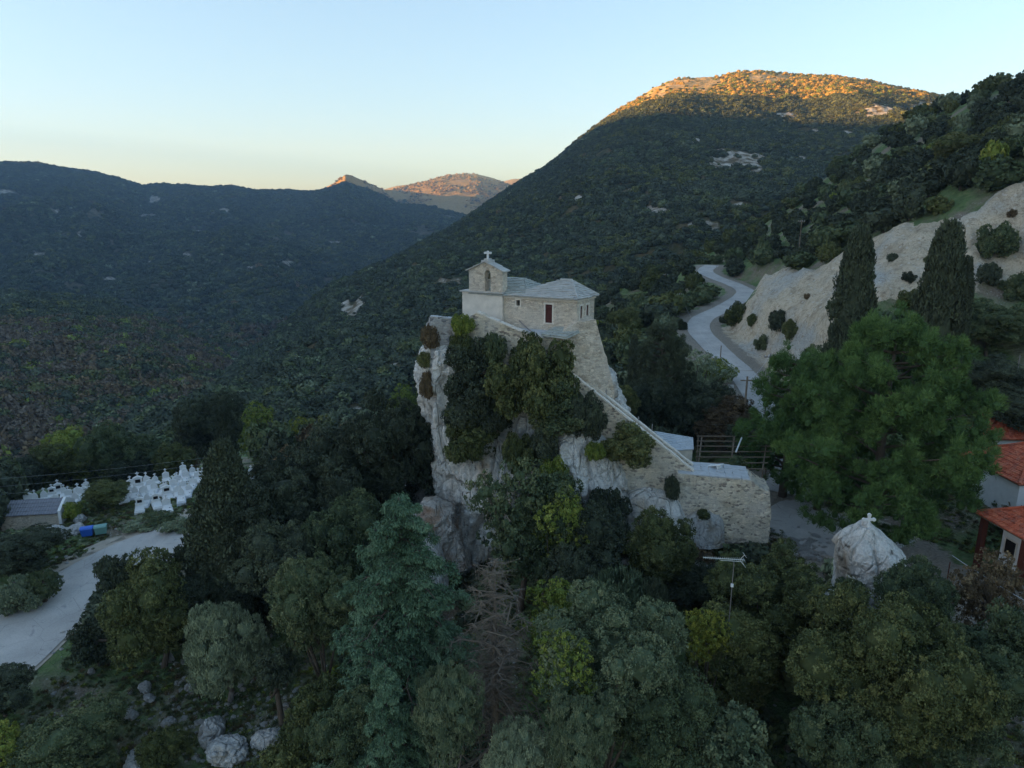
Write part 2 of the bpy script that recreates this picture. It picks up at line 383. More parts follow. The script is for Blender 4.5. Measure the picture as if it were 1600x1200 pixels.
# ------------------------------------------------------------------ near terrain (height field through surveyed points)
ROAD_L = [tuple(Pz(*q)) for q in [(-260, 1190, 5.8), (-110, 1095, 6.5), (0, 1008, 7.0), (60, 955, 7.4), (130, 905, 7.9), (200, 866, 8.4), (275, 836, 9.0)]] + \
         [(-27, 68, 9.6), (-16, 72, 10.6), (-4, 74, 11.8), (8, 71, 12.8), (17, 63, 13.6), (22.4, 58.6, 14.1), (25.0, 55.6, 14.2), (27.0, 52.2, 14.35), (29.5, 48.5, 14.6)]
ROAD_R = [(23.6, 58.0, 14.2)] + [tuple(Pz(*q)) for q in [(1236, 740, 14.6), (1225, 690, 15.3), (1192, 632, 16.4), (1158, 582, 17.8), (1118, 545, 19.2),
          (1092, 515, 20.3), (1098, 498, 21.0), (1130, 482, 21.8), (1158, 466, 22.6), (1165, 455, 23.0), (1145, 444, 23.8), (1118, 434, 24.6), (1102, 424, 25.4), (1112, 415, 26.2)]]

def resample(pts, step=1.0):
    p = np.array(pts, float)
    # Catmull-Rom
    q = np.vstack([2 * p[0] - p[1], p, 2 * p[-1] - p[-2]]); out = []
    for i in range(1, len(q) - 2):
        a, b, c, d = q[i - 1], q[i], q[i + 1], q[i + 2]; n = max(2, int(np.linalg.norm(c - b) / step))
        for k in range(n):
            t = k / n
            out.append(0.5 * (2 * b + (c - a) * t + (2 * a - 5 * b + 4 * c - d) * t * t + (3 * b - a - 3 * c + d) * t ** 3))
    out.append(p[-1]); return np.array(out)
RL = resample(ROAD_L); RR = resample(ROAD_R)

W = [(-60, 20, -4), (-45, 30, 1), (-25, 33, 3.4), (-10, 30, 7), (5, 26, 10.5), (20, 26, 12), (35, 28, 14), (60, 26, 18), (90, 40, 26), (0, 10, 8), (40, 10, 14), (-40, 8, -3),
     (-18, 45, 6.5), (-8, 42, 7.5), (0, 46, 11), (-8, 55, 11), (10, 45, 12.5), (20, 48, 14.6), (18, 40, 13), (30, 44, 15.5), (30, 52, 15.2), (12, 52, 14.6), (22, 52, 14.3), (36, 44, 16.2), (40, 60, 17.5), (60, 60, 22), (45, 75, 22), (60, 82, 29),
     (-25, 56, 7.5), (-30, 52, 7.2), (-60, 50, 5.5), (-70, 60, 5), (-52, 66, 8), (-46, 75, 8), (-38, 82, 8), (-30, 84, 8.5), (-24, 78, 9.5), (-60, 76, 6.5), (-80, 80, 0),
     (-62, 95, 0), (-48, 100, -1), (-34, 102, 0), (-18, 100, 4), (-5, 95, 9), (8, 95, 13), (12, 112, 15), (-5, 130, 3), (-30, 130, -7), (-60, 130, -10), (-97, 140, -18), (-130, 120, -20), (-100, 60, -6), (-110, 90, -14), (-130, 40, -14),
     (-90, 200, -32), (-140, 200, -42), (-50, 180, -22), (-20, 200, -12), (0, 170, -1), (20, 180, 8), (15, 145, 14), (0, 240, -12), (30, 240, 2), (-60, 260, -42), (-130, 280, -58), (-30, 320, -36), (40, 340, -20), (-120, 380, -68), (0, 420, -52), (-220, 300, -66), (-200, 160, -44), (-230, 420, -74), (-250, 60, -40),
     (30, 100, 18), (33, 125, 20), (26, 128, 19)]
WP = [P(*q) for q in [
     (1170, 478, 139), (1205, 436, 121), (1250, 430, 113), (1300, 422, 106), (1370, 378, 101), (1440, 355, 98), (1500, 338, 96), (1600, 288, 93), (1720, 240, 92), (1850, 220, 92),
     (1140, 560, 100), (1190, 575, 92), (1250, 560, 86), (1300, 520, 84), (1400, 480, 83), (1500, 460, 82), (1600, 440, 81), (1720, 420, 80),
     (1600, 560, 72), (1450, 600, 70), (1330, 640, 68),
     (960, 470, 195), (1000, 442, 205), (1055, 425, 205), (1100, 398, 225), (1150, 376, 225), (1200, 352, 225), (1250, 312, 225), (1300, 275, 225), (1350, 240, 225), (1400, 205, 225), (1440, 192, 225), (1500, 170, 220), (1550, 150, 205), (1600, 134, 195), (1720, 100, 190), (1900, 60, 190),
     (1200, 385, 180), (1300, 340, 165), (1400, 290, 155), (1500, 250, 145), (1600, 225, 135), (1100, 425, 185)]]
_back = [(p.x * 1.30, 320, p.z - 26) for p in WP[23:37:2]]
CPX = np.array([list(q) for q in W] + [list(q) for q in WP] + _back + [list(q) for q in RL[::9]] + [list(q) for q in RR[::12]], float)

def rbf_fit(c, lam=2.0):
    X = c[:, :2] / 100.0; n = len(X)
    d = np.linalg.norm(X[:, None] - X[None], axis=2); K = np.where(d > 0, d * d * np.log(d + 1e-9), 0) + np.eye(n) * lam * 1e-3
    Pm = np.hstack([np.ones((n, 1)), X]); A = np.block([[K, Pm], [Pm.T, np.zeros((3, 3))]])
    return X, np.linalg.solve(A, np.concatenate([c[:, 2], np.zeros(3)]))
_RX, _RW = rbf_fit(CPX)
def rbf(x, y):
    q = np.stack([x.ravel(), y.ravel()], 1) / 100.0; out = np.empty(len(q))
    for a in range(0, len(q), 20000):
        b = q[a:a + 20000]; d = np.linalg.norm(b[:, None] - _RX[None], axis=2)
        out[a:a + 20000] = np.where(d > 0, d * d * np.log(d + 1e-9), 0) @ _RW[:-3] + _RW[-3] + b @ _RW[-2:]
    return out.reshape(x.shape)

def road_dist(x, y):
    best = np.full(x.shape, 1e9); bz = np.zeros(x.shape)
    for rd in (RL, RR):
        for q in rd:
            d = np.hypot(x - q[0], y - q[1]); m = d < best; best = np.where(m, d, best); bz = np.where(m, q[2], bz)
    return best, bz

def in_poly(px, py, poly):
    r = np.zeros(px.shape, bool); n = len(poly); j = n - 1
    for i in range(n):
        xi, yi = poly[i]; xj, yj = poly[j]
        c = ((yi > py) != (yj > py)) & (px < (xj - xi) * (py - yi) / (yj - yi + 1e-12) + xi); r ^= c; j = i
    return r
CLAY_PX = [(1098, 512), (1120, 498), (1150, 480), (1172, 470), (1188, 440), (1222, 424), (1262, 428), (1300, 412), (1335, 388), (1380, 368), (1420, 360), (1470, 350), (1515, 345), (1545, 318), (1575, 300), (1640, 270), (1800, 215), (1800, 430), (1600, 446), (1530, 452), (1440, 478), (1390, 478), (1330, 500), (1290, 528), (1215, 545), (1195, 585), (1160, 570), (1120, 545)]

gx = np.concatenate([np.arange(-260, -70, 4.0), np.arange(-70, 150, 0.8), np.arange(150, 330, 4.0)])
gy = np.concatenate([np.arange(4, 26, 2.0), np.arange(26, 150, 0.8), np.arange(150, 300, 2.0), np.arange(300, 460, 5.0)])
GX, GY = np.meshgrid(gx, gy); GZ = rbf(GX, GY)
rd, rz = road_dist(GX, GY)
gpx, gpy = proj(GX, GY, GZ)
clay = (in_poly(gpx, gpy, CLAY_PX) & (GY > 76) & (GY < 150)).astype(float)
for _ in range(2):
    clay = (clay + np.roll(clay, 1, 0) + np.roll(clay, -1, 0) + np.roll(clay, 1, 1) + np.roll(clay, -1, 1)) / 5
nz = fbm2(GX / 9, GY / 9, 5, 3) * 0.9
gully = fbm2((GX - GY * 0.3) / 3.0, (GY + GX * .2) / 10, 5, 9, True) * 2.0 + fbm2(GX / 2.2, GY / 2.2, 3, 12) * .8
GZ = GZ + nz * np.clip((rd - 3) / 5, 0, 1) * np.clip(GY / 60, .5, 3) + gully * clay * np.clip((rd - 3) / 4, 0, 1)
fw = np.clip(1 - (rd - 5.0) / 3.5, 0, 1); fw = fw * fw * (3 - 2 * fw)
GZ = GZ * (1 - fw) + rz * fw
def flat(cx, cy, r, z, soft=4):
    global GZ
    d = np.hypot(GX - cx, GY - cy); w = np.clip(1 - (d - r) / soft, 0, 1); w = w * w * (3 - 2 * w); GZ = GZ * (1 - w) + z * w
flat(24.5, 54.5, 3.5, 14.25)
ny, nx = GX.shape
def hz(x, y):                                        # ground height anywhere on the near terrain
    i = np.clip(np.searchsorted(gx, x) - 1, 0, nx - 2); j = np.clip(np.searchsorted(gy, y) - 1, 0, ny - 2)
    a = np.clip((x - gx[i]) / (gx[i + 1] - gx[i]), 0, 1); b = np.clip((y - gy[j]) / (gy[j + 1] - gy[j]), 0, 1)
    return (GZ[j, i] * (1 - a) + GZ[j, i + 1] * a) * (1 - b) + (GZ[j + 1, i] * (1 - a) + GZ[j + 1, i + 1] * a) * b
def grid_faces(ny, nx):
    k = (np.arange(ny - 1)[:, None] * nx + np.arange(nx - 1)[None]).ravel()
    return np.stack([k, k + 1, k + nx + 1, k + nx], 1)
me = np_mesh('hillside_ground', np.stack([GX, GY, GZ], -1).reshape(-1, 3), grid_faces(ny, nx), True)
attr(me, 'clay', clay.ravel())
dirt = np.clip(1 - (rd - 3.2) / 2.2, 0, 1) * 0.8
dirt = np.maximum(dirt, np.clip(1 - (np.hypot(GX - 24, GY - 50) - 3.0) / 3, 0, 1))
dirt = np.maximum(dirt, np.clip(1 - (np.hypot((GX - 28), (GY - 42.5)) - 5.0) / 4, 0, 1) * 0.8)
attr(me, 'dirt', dirt.ravel())
tag(link('hillside_ground', me, M['ground']), kind='structure')

def road(name, pts, w0, w1, mat, lift, cat='road', off0=0.0):
    p = pts; t = np.gradient(p, axis=0); t[:, 2] = 0; t /= np.linalg.norm(t, axis=1)[:, None]; n = np.stack([t[:, 1], -t[:, 0], 0 * t[:, 0]], 1)
    k = np.arange(len(p)); wl = w0 + 0.25 * fbm2(k / 4.0, k * 0.0, 3, 5); wr = w1 + 0.25 * fbm2(k / 4.0, k * 0.0, 3, 8)
    rows = [p - n * wl[:, None], p - n * wl[:, None] * .5, p, p + n * wr[:, None] * .5, p + n * wr[:, None]]
    V = np.stack(rows, 1).reshape(-1, 3); V[:, 2] += lift
    o = link(name, np_mesh(name, V, grid_faces(len(p), 5)[:, ::-1], True), mat); tag(o, kind='structure'); return o
road('road', RL, 3.0, 4.7, M['road'], 0.10)
road('road', RR[3:], 1.95, 1.95, M['road'], 0.06)
road('road_shoulder', RL, 4.9, 5.0, M['dirt'], 0.03)

# base plain far below, so nothing floats
bm_ = np.array([(-3200, -1700, -130), (3200, -1700, -130), (3200, 5100, -130), (-3200, 5100, -130)], float)
tag(link('valley_floor', np_mesh('valley_floor', bm_, np.array([[0, 1, 2, 3]])), M['mount_left']), kind='structure')

# ------------------------------------------------------------------ mountains
def mountain(name, sky_pts, bot_pts, mat, n_u=420, n_t=220, amp=20, scale=200, seed=1, prof=1.0, back=(1.5, -0.5), edge=0.08, hidden=0.35, sk_amp=0.12, rocky=None, tpow=1.0, relief=None):
    s = np.array([list(P(*q)) for q in sky_pts]); pxs = np.array([q[0] for q in sky_pts], float)
    b = np.array([list(P(*q)) for q in bot_pts]); pxb = np.array([q[0] for q in bot_pts], float)
    u = np.linspace(pxs[0], pxs[-1], n_u)
    S = np.stack([np.interp(u, pxs, s[:, k]) for k in range(3)], 1); B = np.stack([np.interp(u, pxb, b[:, k]) for k in range(3)], 1)
    t = np.linspace(0, 1 + hidden, n_t)
    T = t[:, None, None]; tt = np.clip(T, 0, 1)
    G = B[None] + (S - B)[None] * tt
    h = tt[..., 0] ** prof
    G[..., 2] = B[None, :, 2] + (S - B)[None, :, 2] * h
    o = np.clip(T - 1, 0, None)
    dirn = (S - B); dirn = dirn / np.linalg.norm(dirn[:, :2], axis=1)[:, None]; run = np.linalg.norm((S - B)[:, :2], axis=1)
    G[..., 0] += (o[..., 0]) * (dirn[:, 0] * run)[None]; G[..., 1] += (o[..., 0]) * (dirn[:, 1] * run)[None]
    drop = (S[:, 2] + 130)[None]
    G[..., 2] -= np.clip(o[..., 0] / hidden, 0, 1) ** 1.3 * drop * 1.0
    w = np.clip(np.minimum(1.0, (1 - tt[..., 0]) * 2.6), sk_amp, 1) * np.clip(tt[..., 0] / edge, 0, 1)
    dz = fbm2(G[..., 0] / scale, G[..., 1] / (scale * 1.4), 6, seed, True) * amp
    if relief is not None: dz = dz + relief(G)
    G[..., 2] += dz * w + fbm2(G[..., 0] / (scale * .07), G[..., 1] / (scale * .07), 4, seed + 5) * amp * 0.10
    me = np_mesh(name, G.reshape(-1, 3), grid_faces(n_t, n_u), True)
    ro = rocky(G) if rocky is not None else np.zeros(G.shape[:2])
    attr(me, 'rocky', ro.ravel())
    tag(link(name, me, mat), kind='structure')
    return G, ro

A_SKY = [(-420, 215, 1900), (-250, 228, 2200), (-120, 240, 2400), (0, 254, 2600), (55, 254, 2600), (90, 261, 2600), (150, 270, 2600), (190, 280, 2600), (222, 291, 2600), (250, 288, 2600), (290, 290, 2600), (330, 293, 2600), (358, 290, 2600), (395, 298, 2600), (440, 297, 2600), (490, 300, 2600), (520, 293, 2600), (538, 285, 2600), (556, 291, 2600), (600, 307, 2550), (618, 318, 2500), (680, 324, 2400), (715, 334, 2300), (760, 345, 2200), (900, 380, 2000)]
A_BOT = [(-420, 690, 470), (0, 660, 500), (200, 640, 520), (400, 610, 560), (600, 530, 900), (900, 500, 1100)]
F_SKY = [(560, 300, 4800), (600, 295, 4800), (618, 290, 4800), (660, 286, 4800), (720, 292, 4800), (780, 284, 4800), (800, 279, 4800), (815, 278, 4800), (850, 285, 4800), (950, 300, 4800)]
B_SKY = [(440, 312, 3000), (490, 302, 3000), (520, 288, 3000), (541, 273, 3000), (555, 277, 3100), (600, 297, 3500), (612, 297, 3800), (635, 291, 4000), (662, 284, 4000), (690, 276, 4100), (715, 272, 4200), (745, 272, 4200), (775, 280, 4200), (800, 290, 4100), (850, 310, 4000), (950, 340, 4000)]
C_SKY = [(180, 760, 240), (300, 650, 360), (360, 580, 480), (420, 535, 620), (470, 495, 720), (520, 458, 800), (560, 438, 850), (600, 415, 900), (650, 385, 950), (700, 358, 1000), (745, 330, 1050), (800, 292, 1100), (850, 262, 1150), (880, 240, 1160), (900, 222, 1180), (940, 192, 1200), (970, 170, 1200), (1000, 153, 1200), (1020, 138, 1200), (1045, 127, 1200), (1075, 122, 1220), (1120, 121, 1240), (1160, 114, 1260), (1190, 113, 1260), (1230, 118, 1260), (1300, 121, 1260), (1350, 127, 1260), (1400, 138, 1260), (1450, 147, 1260), (1500, 158, 1280), (1600, 180, 1300), (1800, 200, 1300), (2000, 210, 1300)]
C_BOT = [(180, 830, 170), (300, 780, 190), (500, 700, 200), (700, 640, 225), (900, 560, 260), (1100, 480, 320), (1300, 440, 350), (1600, 380, 380), (2000, 330, 400)]
S_SKY = [(-420, 410, 780), (-200, 438, 740), (0, 458, 700), (100, 463, 690), (150, 474, 670), (200, 488, 640), (260, 512, 600), (320, 540, 560), (380, 575, 520), (430, 610, 480)]
S_BOT = [(-420, 850, 200), (-100, 820, 200), (100, 780, 225), (250, 740, 260), (430, 690, 320)]

def rocks_C(G):
    px, py = proj(G[..., 0], G[..., 1], G[..., 2]); r = np.zeros(px.shape)
    for cx, cy, ax, ay in [(1150, 250, 36, 17), (1175, 262, 14, 8), (1080, 128, 40, 12), (1022, 143, 18, 12), (1360, 172, 38, 9), (1445, 172, 30, 12), (1040, 275, 10, 8), (1085, 222, 8, 7), (1200, 122, 30, 6), (1025, 330, 14, 8), (1100, 352, 20, 6), (705, 438, 16, 6), (545, 482, 12, 12), (560, 470, 12, 8), (980, 300, 10, 6), (1150, 320, 10, 6), (1230, 180, 16, 4), (900, 310, 8, 5), (1000, 375, 12, 4), (1250, 250, 10, 5), (860, 360, 9, 4), (1320, 210, 14, 5)]:
        ax *= 1.3; ay *= 1.3; d = ((px - cx) / ax) ** 2 + ((py - cy) / ay) ** 2; r = np.maximum(r, np.clip(1.45 - d, 0, 1))
    return r * np.clip(0.78 + .25 * (G[..., 2] > 190) + 1.9 * fbm2(G[..., 0] / 9, G[..., 2] / 7, 4, 31), 0, 1)
def rocks_A(G):
    px, py = proj(G[..., 0], G[..., 1], G[..., 2]); r = np.zeros(px.shape)
    for cx, cy, ax, ay in [(5, 301, 14, 4), (192, 262, 9, 5), (241, 312, 9, 6), (229, 337, 12, 3), (172, 437, 8, 4), (446, 413, 13, 5), (307, 363, 9, 3), (122, 368, 7, 5), (60, 400, 10, 4), (350, 330, 8, 4), (390, 420, 9, 4), (290, 400, 7, 5), (520, 380, 12, 3), (85, 330, 8, 4)]:
        ax *= 1.3; ay *= 1.3; d = ((px - cx) / ax) ** 2 + ((py - cy) / ay) ** 2; r = np.maximum(r, np.clip(1.3 - d, 0, 1))
    return r
def spurs_A(G):                                      # secondary spurs running down towards the valley
    X, Y = G[..., 0], G[..., 1]
    return 150 * (fbm2((X + 0.35 * Y) / 560, Y / 2600, 3, 41, True) - .62) + 45 * (fbm2(X / 160, Y / 420, 4, 43, True) - .5)
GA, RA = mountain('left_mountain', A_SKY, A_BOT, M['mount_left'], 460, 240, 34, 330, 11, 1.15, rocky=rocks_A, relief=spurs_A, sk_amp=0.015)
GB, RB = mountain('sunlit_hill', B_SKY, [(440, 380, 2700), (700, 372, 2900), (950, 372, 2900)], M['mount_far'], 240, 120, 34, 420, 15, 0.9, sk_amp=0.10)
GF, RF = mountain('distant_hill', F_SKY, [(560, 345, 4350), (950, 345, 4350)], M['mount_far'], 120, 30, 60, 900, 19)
def relief_C(G): return 9 * fbm2(G[..., 0] / 90, G[..., 1] / 240, 4, 51, True)
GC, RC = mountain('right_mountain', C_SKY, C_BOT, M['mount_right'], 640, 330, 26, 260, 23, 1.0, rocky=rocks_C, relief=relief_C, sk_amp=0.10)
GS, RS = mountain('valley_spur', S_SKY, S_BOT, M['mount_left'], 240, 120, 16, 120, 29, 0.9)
# unseen ridge added on the left, shaped to shade the valley from the sun
wy = np.linspace(-1600, 2300, 180); wt = np.linspace(-1, 1, 60)
WY, WT = np.meshgrid(wy, wt, indexing='ij')
WX = -1500 - np.clip((WY - 600) / 1600, 0, 1.2) * 1000 + WT * 500
RIDGE_H = 306
WZ = -130 + (RIDGE_H + 130 + 60 * np.clip((WY - 1300) / 700, 0, 1)) * (1 - np.abs(WT)) ** 0.9 + fbm2(WX / 260, WY / 260, 5, 61) * 16
me = np_mesh('unseen_shade_ridge', np.stack([WX, WY, WZ], -1).reshape(-1, 3), grid_faces(180, 60)[:, ::-1], True); attr(me, 'rocky', np.zeros(WX.size))
tag(link('unseen_shade_ridge', me, M['mount_left']), kind='structure')

# ------------------------------------------------------------------ foliage builders
def icosphere(sub=2):
    import bmesh
    bm = bmesh.new(); bmesh.ops.create_icosphere(bm, subdivisions=sub, radius=1.0)
    v = np.array([q.co[:] for q in bm.verts]); f = np.array([[q.index for q in a.verts] for a in bm.faces]); bm.free(); return v, f
ICO1, ICO2, ICO3 = icosphere(1), icosphere(2), icosphere(3)

def unit(a): return a / (np.linalg.norm(a, axis=-1, keepdims=True) + 1e-9)

class Leaves:
    def __init__(s, rg): s.r = rg; s.V = []; s.T = []; s.F4 = []; s.F3 = []; s.n = 0
    def quads(s, c, axis, nrm, L, Wd, tint):
        n = len(c); a = unit(axis); b = unit(np.cross(a, nrm)); L = np.broadcast_to(L, (n,))[:, None]; Wd = np.broadcast_to(Wd, (n,))[:, None]
        q = np.stack([c - a * L, c + b * Wd, c + a * L, c - b * Wd], 1).reshape(-1, 3)
        s.F4.append(np.arange(n * 4).reshape(n, 4) + s.n); s.V.append(q); s.T.append(np.repeat(tint, 4)); s.n += n * 4
    def blob(s, c, r, tint=0.45, ico=ICO2, rough=0.25, seed=0):
        v, f = ico; d = 1 + rough * fbm(v * 1.7 + seed * 3.1, 3, seed)
        q = v * d[:, None] * np.asarray(r) + np.asarray(c); s.V.append(q); s.T.append(np.full(len(q), tint)); s.F3.append(f + s.n); s.n += len(q)
    def clump(s, c, rc, n, L, Wd, out=None, tint=0.5, orient='rand', squash=0.8, jit=0.9):
        d = s.r.normal(size=(n, 3)); d = unit(d)
        if out is not None: d = unit(d + 0.7 * out)
        r = rc * s.r.uniform(0.45, 1.0, n)[:, None]; p = c + d * r * np.array([1, 1, squash])
        if orient == 'up': ax = unit(np.array([0, 0, 1.0]) + 0.45 * s.r.normal(size=(n, 3)) + 0.35 * d)
        elif orient == 'radial': ax = unit(d + 0.45 * s.r.normal(size=(n, 3)) + np.array([0, 0, .3]))
        elif orient == 'droop': ax = unit(d * 0.7 + 0.4 * s.r.normal(size=(n, 3)) - np.array([0, 0, .7]))
        else: ax = unit(s.r.normal(size=(n, 3)))
        nr = unit(d * 0.8 + jit * s.r.normal(size=(n, 3)) + np.array([0, 0, 0.25]))
        s.quads(p, ax, nr, L * s.r.uniform(.5, 1.5, n), Wd * s.r.uniform(.6, 1.5, n), np.clip(tint + s.r.normal(0, 0.10, n), 0, 1))
    def mesh(s, name):
        V = np.concatenate(s.V); F = []
        if s.F4: F.append(np.concatenate(s.F4))
        if s.F3: F.append(np.concatenate(s.F3))
        me = np_mesh(name, V, F, False); attr(me, 'tint', np.concatenate(s.T)); return me

def fib(n, rg, jit=0.15):
    k = np.arange(n) + 0.5; ph = np.arccos(1 - 2 * k / n); th = math.pi * (1 + 5 ** .5) * k + rg.uniform(0, 6)
    d = np.stack([np.cos(th) * np.sin(ph), np.sin(th) * np.sin(ph), np.cos(ph)], 1); return unit(d + jit * rg.normal(size=(n, 3)))

def lobed_crown(seed, R_=3.2, H=5.5, z0=1.6, nl=17, lobe=1.15, leafL=.085, leafW=.045, per=58, cl=0.42, dens=1.0, orient='rand', core=0.80, shape='dome', corelev=ICO2):
    rg = np.random.default_rng(seed); L = Leaves(rg); lobes = []
    cz = z0 + H / 2
    for d in fib(nl, rg, 0.22):
        k = rg.uniform(0.42, 0.86); c = np.array([d[0] * (R_ - lobe * .7) * k * 1.45, d[1] * (R_ - lobe * .7) * k * 1.45, cz + d[2] * (H / 2 - lobe * .55) * k * 1.45])
        if shape == 'cone': f = 1 - 0.75 * np.clip((c[2] - z0) / H, 0, 1); c[:2] *= f * 1.25
        lobes.append((c, lobe * rg.uniform(0.55, 1.30) * np.array([1, 1, rg.uniform(.75, .95)])))
    lobes.append((np.array([0, 0, cz]), np.array([R_ * .5, R_ * .5, H * .36])))
    for i, (c, r) in enumerate(lobes):
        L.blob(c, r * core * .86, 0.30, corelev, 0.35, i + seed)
        n = int(max(6, 4 * math.pi * np.mean(r) ** 2 / (cl * cl * 1.6) * dens))
        for d in fib(n, rg):
            p = c + d * r * rg.uniform(.80, 1.16)
            if any(j != i and (((p - c2) / (r2 * .85)) ** 2).sum() < 1 for j, (c2, r2) in enumerate(lobes)): continue
            if p[2] < z0 * .6: continue
            L.clump(p, cl * rg.uniform(.5, 1.3), int(per * rg.uniform(.7, 1.3)), leafL, leafW, d, np.clip(rg.normal(.52, .24), .0, 1), orient)
    return L, lobes

def limb_trunk(seed, targets, base_r=0.22, h0=1.5, wob=0.25, n=7):
    rg = np.random.default_rng(seed); m = MB()
    fork = Vector((rg.normal() * wob, rg.normal() * wob, h0))
    m.tube([(0, 0, -1.0 if base_r > .1 else -.1), (0, 0, 0), (fork.x * .4, fork.y * .5, h0 * .5), fork], [base_r * 1.4, base_r * 1.15, base_r * .95, base_r * .8], n)
    for t in targets:
        t = Vector(t); mid = fork.lerp(t, 0.5) + Vector((rg.normal() * .2, rg.normal() * .2, rg.uniform(0, .3)))
        m.tube([fork, mid, t], [base_r * .55, base_r * .35, base_r * .12], 6)
    return m

def make_proto(name, L, trunk, leafmat, barkmat='bark'):
    root = bpy.data.objects.new(name, None)         # unlinked until placed
    cm = L.mesh('crown'); cm.materials.append(LEAF[leafmat] if leafmat in LEAF else M[leafmat])
    V = np.concatenate(L.V)
    tm = bpy.data.meshes.new('trunk'); tm.from_pydata(trunk.v, [], trunk.f); tm.materials.append(M[barkmat]); tm.polygons.foreach_set('use_smooth', [True] * len(tm.polygons))
    return dict(name=name, crown=cm, trunk=tm, R=float(np.percentile(np.abs(V[:, :2]), 98.5)), H=float(np.percentile(V[:, 2], 99.7)))

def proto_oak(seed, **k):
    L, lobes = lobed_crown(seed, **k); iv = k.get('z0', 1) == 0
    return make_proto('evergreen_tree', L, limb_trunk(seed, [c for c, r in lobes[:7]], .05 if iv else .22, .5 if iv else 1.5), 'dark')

def proto_cypress(seed, H=10.0, R_=1.25, cone=False, per=30, LL=.12, LW=.05, name='cypress_tree', leaf='cypress', cl=.30, dens=1.0, pointy=1.0):
    rg = np.random.default_rng(seed); L = Leaves(rg); n = int(H * R_ * 46 * dens / (cl / .3) ** 2)
    z = rg.uniform(0.03, 1.0, n) ** (0.95); 
    if cone: prof = (1 - z) ** 0.85 * np.clip(z * 9, .4, 1) + .03
    else: prof = np.clip(1 - z, 0, 1) ** .33 * np.clip(z * 8, .5, 1) + .03
    th = rg.uniform(0, 2 * math.pi, n); lump = 1 + 0.42 * fbm2(th * 1.3, z * H * .7, 3, seed) + 0.1 * rg.normal(size=n)
    rr = R_ * prof * lump
    c = np.stack([np.cos(th) * rr, np.sin(th) * rr, z * H], 1); out = np.stack([np.cos(th), np.sin(th), 0 * th + .5], 1)
    ti = np.clip(.5 + .25 * fbm2(th * 2, z * H * 1.2, 3, seed + 1) + rg.normal(0, .10, n), .05, 1)
    for i in range(n): L.clump(c[i], cl * rg.uniform(.7, 1.3), per, LL, LW, out[i], ti[i], 'up', 1.5)
    v, f = ICO3; k = (v[:, 2] + 1) / 2
    pr = (np.interp(k, np.linspace(0, 1, 9), [.5, .85, .8, .7, .6, .47, .33, .18, .02]) if cone else np.interp(k, np.linspace(0, 1, 9), [.45, .78, .80, .76, .72, .66, .58, .44, .02])) * R_
    a = np.arctan2(v[:, 1], v[:, 0]); q = np.stack([np.cos(a) * pr * np.clip(np.hypot(v[:, 0], v[:, 1]) * 4, 0, 1), np.sin(a) * pr * np.clip(np.hypot(v[:, 0], v[:, 1]) * 4, 0, 1), .3 + k * (H - .8)], 1)
    L.V.append(q); L.T.append(np.full(len(q), .35)); L.F3.append(f + L.n); L.n += len(q)
    return make_proto(name, L, MB().tube([(0, 0, -1), (0, 0, H * .4), (0, 0, H * .85)], [.22, .15, .04], 7), leaf)

def proto_pine(seed, H=14.0, R_=6.5, nb=78, per=110):
    rg = np.random.default_rng(seed); L = Leaves(rg); m = MB()
    m.tube([(0, 0, -1), (.1, 0, H * .3), (-.2, .1, H * .6), (.1, 0, H * .95)], [.42, .34, .22, .05], 9)
    for i in range(nb):
        z = .17 + .81 * ((i + rg.uniform(-.4, .4)) / nb); th = i * 2.4 + rg.normal() * .35
        pr = float(np.interp(z, [.1, .3, .5, .75, .9, 1], [.62, .85, 1, .74, .45, .08])) * R_ * rg.uniform(.62, 1.12)
        d = np.array([math.cos(th), math.sin(th), 0]); side = np.array([-d[1], d[0], 0]); b0 = np.array([0, 0, z * H - pr * .22]); e = b0 + d * pr + np.array([0, 0, pr * .30])
        m.tube([b0, (b0 + e) / 2 - np.array([0, 0, .15]), e], [.10, .06, .02], 5); ti0 = rg.normal(.5, .12); spread = .42 + .11 * pr
        for k in range(int(5 + pr * 1.9)):
            t = rg.uniform(.38, 1.0) if k > 3 else 1.0; c = b0 + (e - b0) * t + side * rg.normal() * spread * t + np.array([0, 0, rg.normal() * .34 + .1]); ti = np.clip(ti0 + rg.normal(0, .13), .05, 1)
            rr = rg.uniform(.42, .72); out = unit(d * .6 + np.array([0, 0, .9]))
            L.clump(c, rr, per, .17, .017, out, ti, 'radial', .85, 1.2); L.clump(c + out * rr * .5, rr * .6, per // 2, .15, .016, out, np.clip(ti + .22, 0, 1), 'radial', .8, 1.0)
            L.blob(c - out * .12, rr * .42, .25, ICO1, .3, i)
    return make_proto('pine_tree', L, m, 'pine')

